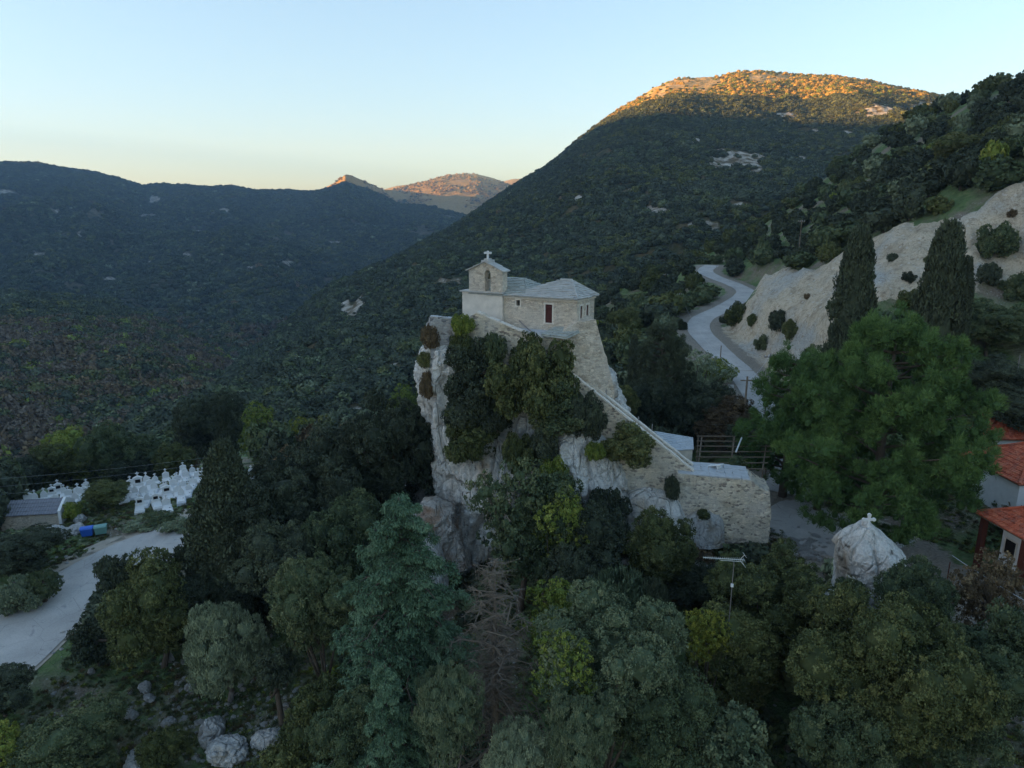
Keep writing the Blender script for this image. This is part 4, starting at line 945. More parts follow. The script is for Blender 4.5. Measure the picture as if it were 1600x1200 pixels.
# displaced masonry wall from an outline in a vertical frame (gridded so it is not ruler flat)
def thick_wall(name, fr, outline, holes, thick, mat, label=None, cat='wall', parent=None, coping=None, group=None, rough=.05, seed=0):
    import bmesh
    m = MB().prism(outline, holes, fr, thick); o = m.build(name, mat, None)
    bm = bmesh.new(); bm.from_mesh(o.data)
    bmesh.ops.triangulate(bm, faces=bm.faces)
    for _ in range(5):
        le = [e for e in bm.edges if e.calc_length() > .55]
        if not le: break
        bmesh.ops.subdivide_edges(bm, edges=le, cuts=1); bmesh.ops.triangulate(bm, faces=[f for f in bm.faces if len(f.verts) > 3])
    bm.to_mesh(o.data); bm.free()
    n = len(o.data.vertices); co = np.empty(n * 3, np.float32); o.data.vertices.foreach_get('co', co); co = co.reshape(-1, 3)
    d = np.stack([noise3(co / .6 + k * 17, seed + k) for k in range(3)], 1) * rough + np.stack([noise3(co / 1.9 + k * 7, seed + 9 + k) for k in range(3)], 1) * rough * 1.6
    o.data.vertices.foreach_set('co', (co + d).astype(np.float32).ravel()); o.data.update()
    if label: tag(o, label, cat, group)
    if parent is not None: o.parent = parent
    return o
def coping(m, pts, wd, th, step=.45, n=None):       # irregular cap stones along a line
    for a, b in zip(pts[:-1], pts[1:]):
        a, b = Vector(a), Vector(b); l = (b - a).length; d = (b - a) / l; k = 0
        while k < l - .05:
            w = min(l - k, step * random.uniform(.6, 1.4)); c = a + d * (k + w / 2); yv = n or Vector((0, 1, 0))
            zv = d.cross(yv); zv = -zv if zv.z < 0 else zv; Mx = Matrix((( d.x, yv.x, zv.x, c.x), (d.y, yv.y, zv.y, c.y), (d.z, yv.z, zv.z, c.z), (0, 0, 0, 1)))
            m.box(-w / 2 + .015, w / 2 - .015, -.05, wd + .05, -.02, th * random.uniform(.8, 1.3), Mx, .015); k += w
# terrace parapet and retaining walls at the top of the rock
tw = thing('terrace_wall', 'grey white parapet wall round the terrace left of the chapel', 'wall', (-5, 54, 27))
def tadd(o, par): o.parent = par; o.matrix_parent_inverse = Matrix.Translation(-par.location); return o
fr, f = vplane(P(673, 495, 54.0), P(727, 498, 54.3))
ol_ = [f(673, 560), f(727, 575), f(727, 499), f(714, 499.5), f(700, 498), f(673, 495.5)]
tadd(thick_wall('wall', fr, ol_, [], .55, M['greywall'], seed=1, rough=.07), tw)
m = MB(); coping(m, [fr[0] + fr[1] * s + Vector((0, 0, z)) for s, z in (f(673, 495.5), f(700, 498), f(727, 499))], .55, .08, n=fr[3]); tadd(m.build('coping', M['cement']), tw)
fr2, f2 = vplane(P(673, 495, 54.0), Vector((-7.6, 60.5, 0))); zt_ = P(673, 495.5, 54.0).z
tadd(thick_wall('side_wall', fr2, [(0.3, 28.5), (6.3, 28.5), (6.3, zt_ - 1.6), (0.3, zt_)], [], .5, M['greywall'], seed=2, rough=.07), tw)
fr, f = vplane(P(727, 498, 54.25), P(880, 530, 52.2))
uw = thing('stair_wall', 'mottled stone wall with sloping parapet in front of the chapel', 'wall', (1, 53.4, 27))
ol_ = [f(727, 600), f(882, 620), f(884, 530), f(850, 529), f(822, 521.5), f(780, 504), f(747, 488.5), f(740, 491), f(727, 500)]
tadd(thick_wall('wall', fr, ol_, [], .5, M['rubble'], seed=4, rough=.07), uw)
m = MB(); coping(m, [fr[0] + fr[1] * s + Vector((0, 0, z)) for s, z in (f(745, 488.5), f(780, 504), f(822, 521.5), f(850, 529))], .5, .08, n=fr[3]); tadd(m.build('coping', M['trim']), uw)
# terrace floor and fill
fl = MB(); fp = [(-6.5, 54.4), (-3.8, 54.6), (4.0, 52.8), (5.0, 53.2), (-3.6, 58), (-2.4, 61.8), (-7.3, 60.4)]
zf = 30.9; fl.add([V3(p, zf) for p in fp] + [V3(p, 27.5) for p in fp], [tuple(range(7))] + [(i, (i + 1) % 7, 7 + (i + 1) % 7, 7 + i) for i in range(7)])
tadd(fl.build('floor', M['cement']), tw)
# buttress body under the east end
bt = thing('buttress', 'tall battered stone buttress under the right end of the chapel', 'buttress', (6, 53, 24))
fr, f = vplane(P(862, 530, 52.3), P(958, 600, 53.4))
niche = [f(880, 575), f(886, 575), f(886.5, 560), f(884.5, 553), f(882, 552), f(880, 556)]
ol_ = [f(862, 600), f(890, 640), f(962, 690), f(958, 612), f(948, 560), f(938, 524), f(930, 498), f(905, 500), f(862, 527)]
tadd(thick_wall('wall', fr, ol_, [niche], 4.2, M['masonry'], seed=6, rough=.09), bt)
o_, ax1, _, n1 = fr; Mn = Matrix(((ax1.x, n1.x, 0, o_.x), (ax1.y, n1.y, 0, o_.y), (0, 0, 1, 0), (0, 0, 0, 1)))
s0, z0 = f(879, 576); s1, z1 = f(888, 551); m = MB().box(s0, s1, .4, .5, z0, z1, Mn); tadd(m.build('niche', M['dark']), bt)

# ------------------------------------------------------------------ long stair
S0 = P(886, 579, 52.3); S1 = P(1084, 737, 50.4)
st = thing('stone_stairway', 'long straight stone stair with two parapets climbing to the chapel', 'stairway', (9, 51.5, 18))
fr, f = vplane(S0, S1); ax1, n1 = fr[1], fr[3]
ol_ = [f(886, 579), f(1084, 737), f(1084, 790), f(972, 792), f(960, 740), f(930, 700), f(884, 660)]
tadd(thick_wall('side_wall', fr, ol_, [], .35, M['rubble'], seed=8, rough=.06), st)
W_ = 1.35
frb = (fr[0] + n1 * W_, fr[1], fr[2], n1); drop = S0.z - S1.z; Lx = (Vector((S1.x, S1.y, 0)) - Vector((S0.x, S0.y, 0))).length
tadd(thick_wall('parapet', frb, [(0, S0.z), (Lx, S1.z), (Lx, S1.z - 6), (0, S0.z - 8)], [], .3, M['masonry'], seed=9, rough=.04), st)
m = MB(); coping(m, [S0, S1], .35, .09, .6, n1); tadd(m.build('coping', M['trim'], bevel=0), st)
m = MB(); coping(m, [S0 + n1 * W_, S1 + n1 * W_], .32, .09, .6, n1); tadd(m.build('coping', M['trim']), st)
m = MB(); ns = 44; Mx = Matrix(((ax1.x, n1.x, 0, S0.x), (ax1.y, n1.y, 0, S0.y), (0, 0, 1, 0), (0, 0, 0, 1)))
for i in range(ns):
    s = Lx * i / ns; z = S0.z - .50 - drop * (i + .5) / ns; m.box(s, s + Lx / ns + .1, .36, W_ - .003, z - 1.2, z, Mx, .008)
tadd(m.build('step', M['cement']), st)
for t, hp in ((.12, .55), (.30, .55), (.56, .4), (.67, .7)):
    q = S0.lerp(S1, t) + n1 * (W_ + .15); tadd(MB().tube([q, q + Vector((0, 0, hp))], .05 if hp < .5 else .03, 6).build('railing_post', M['greywood']), st)
# rubble block at the stair foot
rb = thing('rubble_wall', 'massive cream rubble wall block with cement top at the stair foot', 'wall', (16, 49.5, 15))
fr, f = vplane(P(1060, 780, 50.0), P(1203, 790, 48.6)); n2 = fr[3]
ol_ = [f(1060, 850), f(1203, 850), f(1203, 768), f(1188, 761), f(1176, 752), f(1110, 746), f(1060, 741)]
tadd(thick_wall('wall', fr, ol_, [], 3.0, M['rubble'], seed=12, rough=.09), rb)
m = MB(); cp = [fr[0] + fr[1] * s + Vector((0, 0, z + .02)) for s, z in (f(1060, 741), f(1110, 746), f(1172, 751.5))]
for i in range(9):
    t = i / 9; a = cp[0].lerp(cp[2], t); b = cp[0].lerp(cp[2], t + .112)
    for k in range(3):
        y0, y1 = k * .95 + .02, (k + 1) * .95; h = random.uniform(.05, .14); q = [a + n2 * y0, b + n2 * y0, b + n2 * y1, a + n2 * y1]; q = [c + Vector((random.uniform(-.04, .04), random.uniform(-.04, .04), 0)) for c in q]
        m.add(q + [c + Vector((0, 0, h)) for c in q], [(3, 2, 1, 0), (4, 5, 6, 7), (0, 1, 5, 4), (1, 2, 6, 5), (2, 3, 7, 6), (3, 0, 4, 7)])
tadd(m.build('cap', M['cement']), rb)
m = MB(); pb = P(1112, 728, 51.3); Mx = Matrix.Translation(pb) @ Matrix.Rotation(R(-50), 4, 'Z') @ Matrix.Rotation(R(-20), 4, 'Y')
m.box(-.75, .75, -.02, .24, -.03, .03, Mx).box(-.75, .75, .28, .54, -.03, .03, Mx).box(-.5, -.42, 0, .5, -.7, -.03, Mx).box(.42, .5, 0, .5, -.5, -.03, Mx)
tag(m.build('bench', M['white_paint']), 'white plank bench on top of the rubble wall block', 'bench')
# shed with pale roof behind the stair
sh = thing('shed', 'low shed with pale grey stone roof behind the foot of the stair', 'shed', (13, 56, 15)); m = MB()
a, b, c, d = P(1022, 674, 58.5), P(1083, 684, 57.5), P(1084, 703, 54.6), P(1046, 705, 54.4)
slab_patch(m, d, c, a, b, 9, .55, .05, 51); tadd(m.build('roof', M['sheet']), sh)
m = MB(); dn = Vector((0, 0, -.08)); lo = Vector((0, 0, -4.5)); q = [a + dn, b + dn, c + dn, d + dn]; ctr = sum(q, Vector()) / 4; q = [ctr + (x - ctr) * .93 for x in q]
m.add(q + [Vector((x.x, x.y, 14)) for x in q], [(0, 1, 5, 4), (1, 2, 6, 5), (2, 3, 7, 6), (3, 0, 4, 7)]); tadd(m.build('wall', M['plaster']), sh)
# pergola of rails
pg = thing('pergola', 'weathered flat pergola of long parallel rails behind the wall block', 'pergola', (17, 58, 15)); m = MB()
for i in range(7):
    Y = 54.2 + i * 1.35; z = 19.2 + i * .03; a = P(1088, 700, Y); b = P(1200 + i * 2, 700, Y); m.tube([(a.x, Y, z), ((a.x + b.x) / 2, Y + .05, z - .04), (b.x, Y, z)], .055, 6)
tadd(m.build('rail', M['wood']), pg)
for (px, Y) in ((1090, 54.2), (1195, 54.2), (1090, 62.3), (1200, 62.3), (1145, 62.3)):
    x = P(px, 700, Y).x; mm = MB().tube([(x, Y, hz(x, Y) - .2), (x, Y, 19.25)], .07, 7); tadd(mm.build('post', M['wood']), pg)
m = MB()
for px in (1092, 1143, 1194):
    a = P(px, 700, 54.1); b = P(px + 4, 700, 62.4); m.tube([(a.x, 54.0, 19.12), (b.x, 62.5, 19.3)], .06, 6)
tadd(m.build('crossbeam', M['wood']), pg)
m = MB().tube([P(1159, 684, 60), P(1150, 706, 56)], .07, 7); tag(m.build('metal_pipe', M['white_paint']), 'pale pipe lying slanted across the pergola rails', 'pipe')

# ------------------------------------------------------------------ village houses on the right
def tiled_patch(m, e0, e1, t1, t0, pitch=.24, rows=.38, rise=.05):
    # roof plane e0-e1 (eave) up to t0-t1 (ridge): barrel tiles as a stepped corrugated sheet clipped to the plane
    e0, e1, t1, t0 = map(Vector, (e0, e1, t1, t0)); U = (e1 - e0); Lu = U.length; U /= Lu; T = (t0 + t1) / 2 - (e0 + e1) / 2; T = T - U * T.dot(U); H = T.length; T /= H; N = U.cross(T)
    if N.z < 0: N = -N
    a0 = (t0 - e0).dot(U); a1 = (t1 - e0).dot(U); nr = int(H / rows)
    for r in range(nr):
        v0, v1 = H * r / nr, H * (r + 1) / nr + .06; lo0, hi0 = a0 * v0 / H, Lu + (a1 - Lu) * v0 / H; ns = max(1, int((hi0 - lo0) / pitch))
        for i in range(ns):
            u0 = lo0 + (hi0 - lo0) * i / ns; w = (hi0 - lo0) / ns; vs = []; j = random.uniform(-.02, .02); k_ = random.uniform(.8, 1.2)
            for v, lift in ((v0 + j, .05), (v1, .0)):
                for k in range(5):
                    x = k / 4; uu = u0 + w * x; uu = min(max(uu, a0 * min(v, H) / H - .02), Lu + (a1 - Lu) * min(v, H) / H + .02)
                    vs.append(e0 + U * uu + T * v + N * (lift + rise * k_ * math.sin(math.pi * x)))
            b = [(k, k + 1, k + 6, k + 5) for k in range(4)] + [(4, 3, 2, 1, 0)]
            m.add(vs, b)
    m.add([e0, e1, t1, t0] + [q - N * .06 for q in (e0, e1, t1, t0)], [(0, 1, 2, 3), (7, 6, 5, 4), (0, 4, 5, 1), (0, 3, 7, 4), (1, 5, 6, 2)])

def house(label, x0, x1, y0, y1, zg, ze, zr, rz, name='house', inset=.35):
    cx, cy = (x0 + x1) / 2, (y0 + y1) / 2; h = thing(name, label, 'house', (cx, cy, zg), rz); a, b = (x1 - x0) / 2, (y1 - y0) / 2; H = ze - zg
    m = MB().box(-a + inset, a - inset, -b + inset, b - inset, -1.5, H); m.build('wall', M['white_paint'], h)
    m = MB(); Hr = zr - zg
    if a > b: r0, r1 = Vector((-a + b, 0, Hr)), Vector((a - b, 0, Hr))
    else: r0, r1 = Vector((0, -b + a, Hr)), Vector((0, b - a, Hr))
    A, B, C, D = Vector((-a, -b, H)), Vector((a, -b, H)), Vector((a, b, H)), Vector((-a, b, H)); e = Vector((.01, 0, 0))
    if a > b: pat = [(A, B, r1, r0), (B, C, r1, r1), (C, D, r0, r1), (D, A, r0, r0)]; hips = [(A, r0), (B, r1), (C, r1), (D, r0), (r0, r1)]
    else: pat = [(D, A, r0, r1), (A, B, r0, r0), (B, C, r1, r0), (C, D, r1, r1)]; hips = [(A, r0), (B, r0), (C, r1), (D, r1), (r0, r1)]
    for q in pat: tiled_patch(m, *q)
    for p, q in hips: m.tube([p + Vector((0, 0, .10)), q + Vector((0, 0, .12))], .10, 6)
    m.build('roof', M['terracotta'], h)
    m = MB(); m.box(-a + .05, a - .05, -b + .05, b - .05, H - .12, H - .05); m.build('eaves', M['wood'], h)
    return h, a, b, H
h1, a, b, H = house('house with the nearest and lowest red tile roof and dark red porch posts', 33.9, 45.0, 39.6, 47.0, 15.6, 18.85, 20.9, R(6), inset=1.3)
for y in (-b + .5, -.4, b - .5): MB().box(-a + .25, -a + .62, y - .18, y + .18, -1.0, H - .1).build('post', M['rustred'], h1)
MB().box(-a + 1.26, -a + 1.32, -1.2, -.2, .1, 2.2).build('door', M['rustred'], h1)
f_ = MB().box(-a + 1.25, -a + 1.32, 1.1, 2.0, .9, 2.0).build('window', M['dark'], h1)
MB().box(-a + 1.2, -a + 1.26, 1.02, 2.08, .82, .9).box(-a + 1.2, -a + 1.26, 1.02, 2.08, 2.0, 2.08).box(-a + 1.2, -a + 1.26, 1.02, 1.1, .9, 2.0).box(-a + 1.2, -a + 1.26, 2.0, 2.08, .9, 2.0).build('window_frame', M['trim'], f_)
h2, a, b, H = house('house with red tile roof just behind and above the nearest red roof', 38.6, 51.5, 49.6, 56.8, 16.2, 19.75, 21.9, R(2))
MB().box(-2.5, -1.6, -b + .28, -b + .36, .9, 2.1).build('window', M['dark'], h2)
h3, a, b, H = house('small house with faded red tile roof and tall grey chimney furthest up', 43.6, 51.5, 60.5, 67.5, 15.5, 19.6, 21.2, R(-4))
m = MB().box(-.28, .28, -.28, .28, 2.6, 6.0).box(-.36, .36, -.36, .36, 6.0, 6.12).box(-.2, .2, -.2, .2, 6.12, 6.3); o = m.build('chimney', M['cement'], h3); o.location = (-.4, -1.6, 0.6)
# roadside shrine kiosk with an orange roof
kp = P(1255, 690, 66); kz = hz(kp.x, 66.); ks = thing('roadside_shrine', 'small white roadside kiosk with orange tile roof half hidden by pines', 'shrine', (kp.x, 66, float(kz)), R(20))
kh = kp.z - float(kz)
MB().box(-.6, .6, -.5, .5, -.5, kh - .1).build('wall', M['white_paint'], ks); MB().box(-.35, .35, -.53, -.5, kh - 1.2, kh - .35).build('window', M['dark'], ks)
m = MB(); tiled_patch(m, (-.95, -.85, kh - .1), (.95, -.85, kh - .1), (.95, 0, kh + .55), (-.95, 0, kh + .55)); tiled_patch(m, (.95, .85, kh - .1), (-.95, .85, kh - .1), (-.95, 0, kh + .55), (.95, 0, kh + .55)); m.build('roof', M['terracotta'], ks)

def cross_mesh(m, x, y, z, h, w, t, Mx=None):
    m.box(x - t / 2, x + t / 2, y - t / 2, y + t / 2, z, z + h, Mx).box(x - w / 2, x + w / 2, y - t / 2 + .002, y + t / 2 - .002, z + h * .58, z + h * .58 + t, Mx)
# cross on the crag
cr_ = P(1356, 824, 38.6); m = MB(); hh = P(1356, 803, 38.6).z - cr_.z
m.box(-.075, .075, -.06, .06, -.2, hh - .08).box(-.30, .30, -.058, .058, hh * .50, hh * .50 + .15).box(-.2, .2, -.2, .2, -.35, -.02)
for cx, cz in ((-.30, hh * .50 + .075), (.30, hh * .50 + .075), (0, hh - .07)): m.tube([(cx, -.062, cz), (cx, .062, cz)], .11, 10)
o = m.build('stone_cross', M['white'], bevel=.01); o.location = cr_; tag(o, 'small white stone cross on the tip of the pointed white crag', 'cross')

# ------------------------------------------------------------------ cemetery
def grave_proto(kind):
    g = thing('grave', '', 'grave'); m = MB()
    m.box(-.55, .55, -1.1, 1.1, -.3, .22).box(-.48, .48, -1.03, 1.03, .22, .30); m.build('kerb', M['marble2'] if kind == 1 else M['white'], g, bevel=.01)
    MB().box(-.42, .42, -.9, .85, .30, .40).build('slab', M['white'], g, bevel=.01)
    m = MB()
    if kind == 0:
        m.box(-.45, .45, .82, 1.02, .30, 1.15); m.add([(-.45, .82, 1.15), (.45, .82, 1.15), (0, .82, 1.45), (-.45, 1.02, 1.15), (.45, 1.02, 1.15), (0, 1.02, 1.45)], [(0, 1, 2), (5, 4, 3), (0, 2, 5, 3), (1, 4, 5, 2)]); ct = 1.42
    elif kind == 1:
        m.box(-.38, .38, .82, .98, .30, 1.0).box(-.28, .28, .83, .97, 1.0, 1.25).box(-.16, .16, .84, .96, 1.25, 1.4); ct = 1.4
    else:
        m.box(-.5, .5, .70, 1.06, .30, .75).box(-.40, .40, .74, 1.02, .75, 1.45).box(-.48, .48, .70, 1.06, 1.45, 1.53); m.add([(-.46, .72, 1.53), (.46, .72, 1.53), (0, .72, 1.8), (-.46, 1.04, 1.53), (.46, 1.04, 1.53), (0, 1.04, 1.8)], [(0, 1, 2), (5, 4, 3), (0, 2, 5, 3), (1, 4, 5, 2)]); ct = 1.78
    hs = m.build('headstone', M['white'], g)
    m = MB(); cross_mesh(m, 0, .91, ct, .55, .36, .10); m.build('cross', M['white'], hs)
    if kind == 2: MB().box(-.25, .25, .715, .739, .85, 1.32).build('photo_niche', M['dark'], hs)
    else: MB().tube([(.25, -.2, .40), (.25, -.2, .58)], [.07, .10], 8).build('vase', M['marble2'], g)
    return g
GP = [grave_proto(k) for k in range(3)]
GR = [(180, 752, 0), (199, 748, 1), (215, 745, 0), (233, 741, 0), (252, 737, 2), (274, 741, 2), (205, 765, 0), (226, 762, 1), (246, 758, 1), (262, 753, 0), (281, 757, 0), (195, 783, 0), (211, 778, 1), (228, 777, 0), (219, 797, 2), (246, 792, 2), (263, 778, 2), (270, 768, 0), (279, 776, 0), (262, 798, 0), (240, 772, 1),
      (43, 790, 0), (66, 785, 1), (80, 779, 2), (94, 774, 2), (106, 781, 0), (120, 781, 0), (134, 768, 1), (114, 790, 1), (88, 789, 0), (290, 747, 1), (303, 743, 1), (318, 752, 0), (370, 741, 2), (380, 752, 0), (368, 760, 1), (300, 762, 0), (392, 748, 1), (190, 757, 1), (208, 753, 0), (222, 749, 1), (243, 747, 0), (262, 743, 1), (286, 741, 0), (236, 765, 0), (216, 768, 2), (290, 752, 0), (274, 762, 1), (288, 766, 0), (294, 774, 1), (254, 772, 0), (284, 784, 1), (203, 776, 1), (228, 790, 1), (52, 787, 1), (100, 778, 1), (128, 775, 0), (310, 752, 0), (376, 748, 1), (384, 758, 0)]
txt = ['white grave with gabled headstone and cross', 'grey kerbed grave with stepped white headstone', 'tall white tomb with cornice and dark niche']
used = set()
for px, py, k in GR:
    q = ground_hit(px, py); g = GP[k] if k not in used else copy_tree(GP[k]); used.add(k)
    s = random.uniform(.82, 1.0); g.location = (q.x, q.y, q.z + .02); g.scale = (s * random.uniform(.9, 1.1), s * random.uniform(.95, 1.25), s * random.uniform(.66, .85)); g.rotation_euler = (0, 0, R(28 + random.uniform(-14, 14)))
    if px < 140: w, grp = ' left of the round tree', 'graves left of the round tree'
    elif px > 285: w, grp = ' glimpsed past the conical cypress', 'graves behind the conical cypress'
    elif py < 755: w, grp = ' in the back row', 'graves in the back row of the cemetery'
    else: w, grp = ' in the front rows', 'graves in the front of the cemetery'
    tag(g, txt[k] + w, 'grave', grp)
# low cemetery building, parapet gable on its right end
q = ground_hit(46, 826); cb = thing('cemetery_building', 'low cream building with dark grey tile roof and white gable, beside the cemetery', 'building', (q.x, q.y + 1.6, q.z), R(8))
MB().box(-2.9, 2.7, -1.5, 1.5, -.8, 1.5).build('wall', M['masonry'], cb)
m = MB(); m.add([(2.7, -1.6, -.5), (2.7, 1.6, -.5), (2.7, 1.6, 1.7), (2.7, 0, 2.6), (2.7, -1.6, 1.7), (2.98, -1.6, -.5), (2.98, 1.6, -.5), (2.98, 1.6, 1.7), (2.98, 0, 2.6), (2.98, -1.6, 1.7)], [(0, 1, 2, 3, 4), (9, 8, 7, 6, 5)] + [(i, (i + 1) % 5, 5 + (i + 1) % 5, 5 + i) for i in range(5)]); m.build('gable', M['white_paint'], cb)
MB().box(3.0, 3.04, -.35, .35, -.2, 1.5).build('door', M['dark'], cb)
m = MB(); tiled_patch(m, (-3.05, -1.72, 1.45), (2.68, -1.72, 1.45), (2.68, 0, 2.45), (-3.05, 0, 2.45), .26, .4, .04); tiled_patch(m, (2.68, 1.72, 1.45), (-3.05, 1.72, 1.45), (-3.05, 0, 2.45), (2.68, 0, 2.45), .26, .4, .04); m.build('roof', M['grey_tile'], cb)
# rubbish containers
def container(px, py, body, label, rz):
    q = ground_hit(px, py); c = thing('rubbish_container', label, 'container', (q.x, q.y, q.z + .05), rz, 'rubbish containers at the road bend'); w, d = .66, .5; c.scale = (.82, .82, .8)
    m = MB(); m.add([(-w * .85, -d * .8, .18), (w * .85, -d * .8, .18), (w * .85, d * .8, .18), (-w * .85, d * .8, .18), (-w, -d, 1.1), (w, -d, 1.1), (w, d, 1.1), (-w, d, 1.1)], [(3, 2, 1, 0), (0, 1, 5, 4), (1, 2, 6, 5), (2, 3, 7, 6), (3, 0, 4, 7), (4, 5, 6, 7)]); m.box(-w - .04, w + .04, -d - .04, d + .04, 1.04, 1.1); m.build('body', M[body], c, bevel=.02)
    m = MB(); n = 7; vs = []
    for i in range(n): t = math.pi * i / (n - 1); vs += [(-w - .03, -math.cos(t) * (d + .04), 1.1 + .20 * math.sin(t)), (w + .03, -math.cos(t) * (d + .04), 1.1 + .20 * math.sin(t))]
    m.add(vs, [(2 * i, 2 * i + 1, 2 * i + 3, 2 * i + 2) for i in range(n - 1)] + [tuple(range(0, 2 * n, 2)), tuple(range(2 * n - 1, 0, -2))]); m.build('lid', M[body], c)
    for sx in (-1, 1):
        for sy in (-1, 1): MB().tube([(sx * .48 - .03, sy * .36, .09), (sx * .48 + .03, sy * .36, .09)], .09, 10).build('wheel', M['rubber'], c)
        MB().tube([(sx * (w + .02), -.2, .95), (sx * (w + .10), -.2, .95), (sx * (w + .10), .2, .95), (sx * (w + .02), .2, .95)], .02, 5).build('handle', M['steel'], c)
container(138, 841, 'blue_bin', 'bright blue rubbish container at the roadside', R(20)); container(159, 837, 'green_bin', 'pale grey green rubbish container right of the blue one', R(24))

# ------------------------------------------------------------------ poles, wires, antenna, fence
def pole(px, ytop, Y, label, r=.11, arm=True, lamp=False, mat='wood'):
    t = P(px, ytop, Y); b = float(hz(t.x, Y)); h = t.z - b; o = thing('utility_pole', label, 'pole', (t.x, Y, b))
    MB().tube([(0, 0, -.5), (0, 0, h)], [r * 1.25, r * .8], 8).build('post', M[mat], o)
    if arm:
        m = MB().box(-.7, .7, -.05, .05, h - .5, h - .38); m.build('crossarm', M[mat], o)
        m = MB(); [m.tube([(x, 0, h - .38), (x, 0, h - .2)], .05, 6) for x in (-.6, -.2, .2, .6)]; m.build('insulator', M['marble2'], o)
    return t
T1 = pole(1168, 588, 71, 'tall brown wooden pole in front of the road, rising behind the pergola', .12)
T2 = pole(1040, 427, 186, 'distant pole left of the far road, highest of the three on the slope', .12)
T3 = pole(1063, 457, 140, 'thin wooden pole left of the road bend above the small cypresses', .10)
T4 = pole(1091, 461, 142, 'thin wooden pole beside the left edge of the road bend', .10)
T5 = pole(993, 490, 120, 'slender pole rising from the trees right of the chapel', .09, False)
T6 = pole(1127, 540, 100, 'short dark pole on the inner side of the road curve', .08, False)
T7 = pole(1204, 552, 80, 'dull steel pole with fittings right of the lower road', .10, True, mat='steel')
T8 = pole(1253, 343, 150, 'far slender pole standing on the wooded slope above the clay bank', .10)
pole(1594, 555, 66, 'thin dark pole at the right edge above the chimney', .07, False, mat='steel')
pole(1211, 562, 78, 'thin pale pole close to the right of the steel pole', .06, False, mat='metal')
def sag(a, b, s, n=18): return [a.lerp(b, i / n) - Vector((0, 0, s * 4 * (i / n) * (1 - i / n))) for i in range(n + 1)]
def wire(a, b, s, label, r=.022, group=None): tag(MB().tube(sag(a, b, s), r, 4).build('power_line', M['wire']), label, 'power line', group)
grp = 'power lines crossing above the cemetery'
for i in range(3):
    wire(P(-60, 752 + i * 13, 64), P(640, 656 + i * 7, 92), 1.2, 'thin grey power line crossing the trees behind the cemetery', .0055, grp)
wire(T1 - Vector((0, 0, .3)), T7, .6, 'sagging wire between the brown pole and the steel pole', .018)
wire(T3 - Vector((0, 0, .3)), T1 - Vector((0, 0, .3)), 2, 'wire from the brown pole up to the pole left of the road bend', .018)
wire(P(1488, 868, 40), P(1640, 960, 33), .1, 'pale cable slanting in front of the porch posts', .022)
sg = P(1142, 601, 88); o = thing('road_sign', 'small white sign board facing the camera beside the lower road', 'sign', (sg.x, 88, float(hz(sg.x, 88.))))
hh = sg.z - o.location.z; MB().tube([(0, 0, -.3), (0, 0, hh)], .04, 6).build('post', M['steel'], o); MB().box(-.4, .4, -.06, -.04, hh - .45, hh).build('board', M['white_paint'], o)
# television aerial on a mast
AY = 33.0; m0 = P(1147, 878, AY); an = thing('television_aerial', 'long toothed television aerial on a thin mast above the trees', 'aerial', (m0.x, AY, m0.z - 5))
MB().tube([(0, 0, -1), (0, 0, 5)], .025, 6).build('mast', M['steel'], an)
a = P(1099, 871, AY + .3) - an.location; b = P(1163, 875, AY - .2) - an.location; m = MB().tube([a, b], .018, 5)
for i in range(22): q = a.lerp(b, i / 21); L_ = .14 + .10 * (i / 21); m.tube([q + Vector((-.03, -L_, 0)), q + Vector((.03, L_, 0))], .008, 4)
q = b; m.tube([q + Vector((0, -.3, .28)), q + Vector((0, .3, .28))], .01, 4).tube([q + Vector((0, -.3, -.28)), q + Vector((0, .3, -.28))], .01, 4).tube([q + Vector((0, 0, .3)), q + Vector((-.25, 0, 0)), q + Vector((0, 0, -.3))], .012, 4)
m.tube([a.lerp(b, .42) - Vector((0, 0, .10)), b - Vector((.1, 0, .10))], .014, 5); m.build('antenna', M['metal'], an)
MB().box(-.06, .06, -.05, .05, 3.55, 3.72).build('junction_box', M['white_paint'], an)
# wire fence of the yard by the house
fe = thing('wire_fence', 'low rusty wire fence round the bare yard left of the porch', 'fence', (29, 43, 15)); pts = []
for px, py in ((1443, 905), (1480, 905), (1520, 912), (1560, 922), (1600, 935), (1650, 950)):
    q = ground_hit(px, py); pts.append(q); tadd(MB().tube([q - Vector((0, 0, .3)), q + Vector((0, 0, 1.3))], .035, 6).build('post', M['rustred']), fe)
m = MB(); [m.tube([p + Vector((0, 0, k)) for p in pts], .010, 4) for k in (.35, .65, .95, 1.2)]; tadd(m.build('wire_mesh', M['steel']), fe)

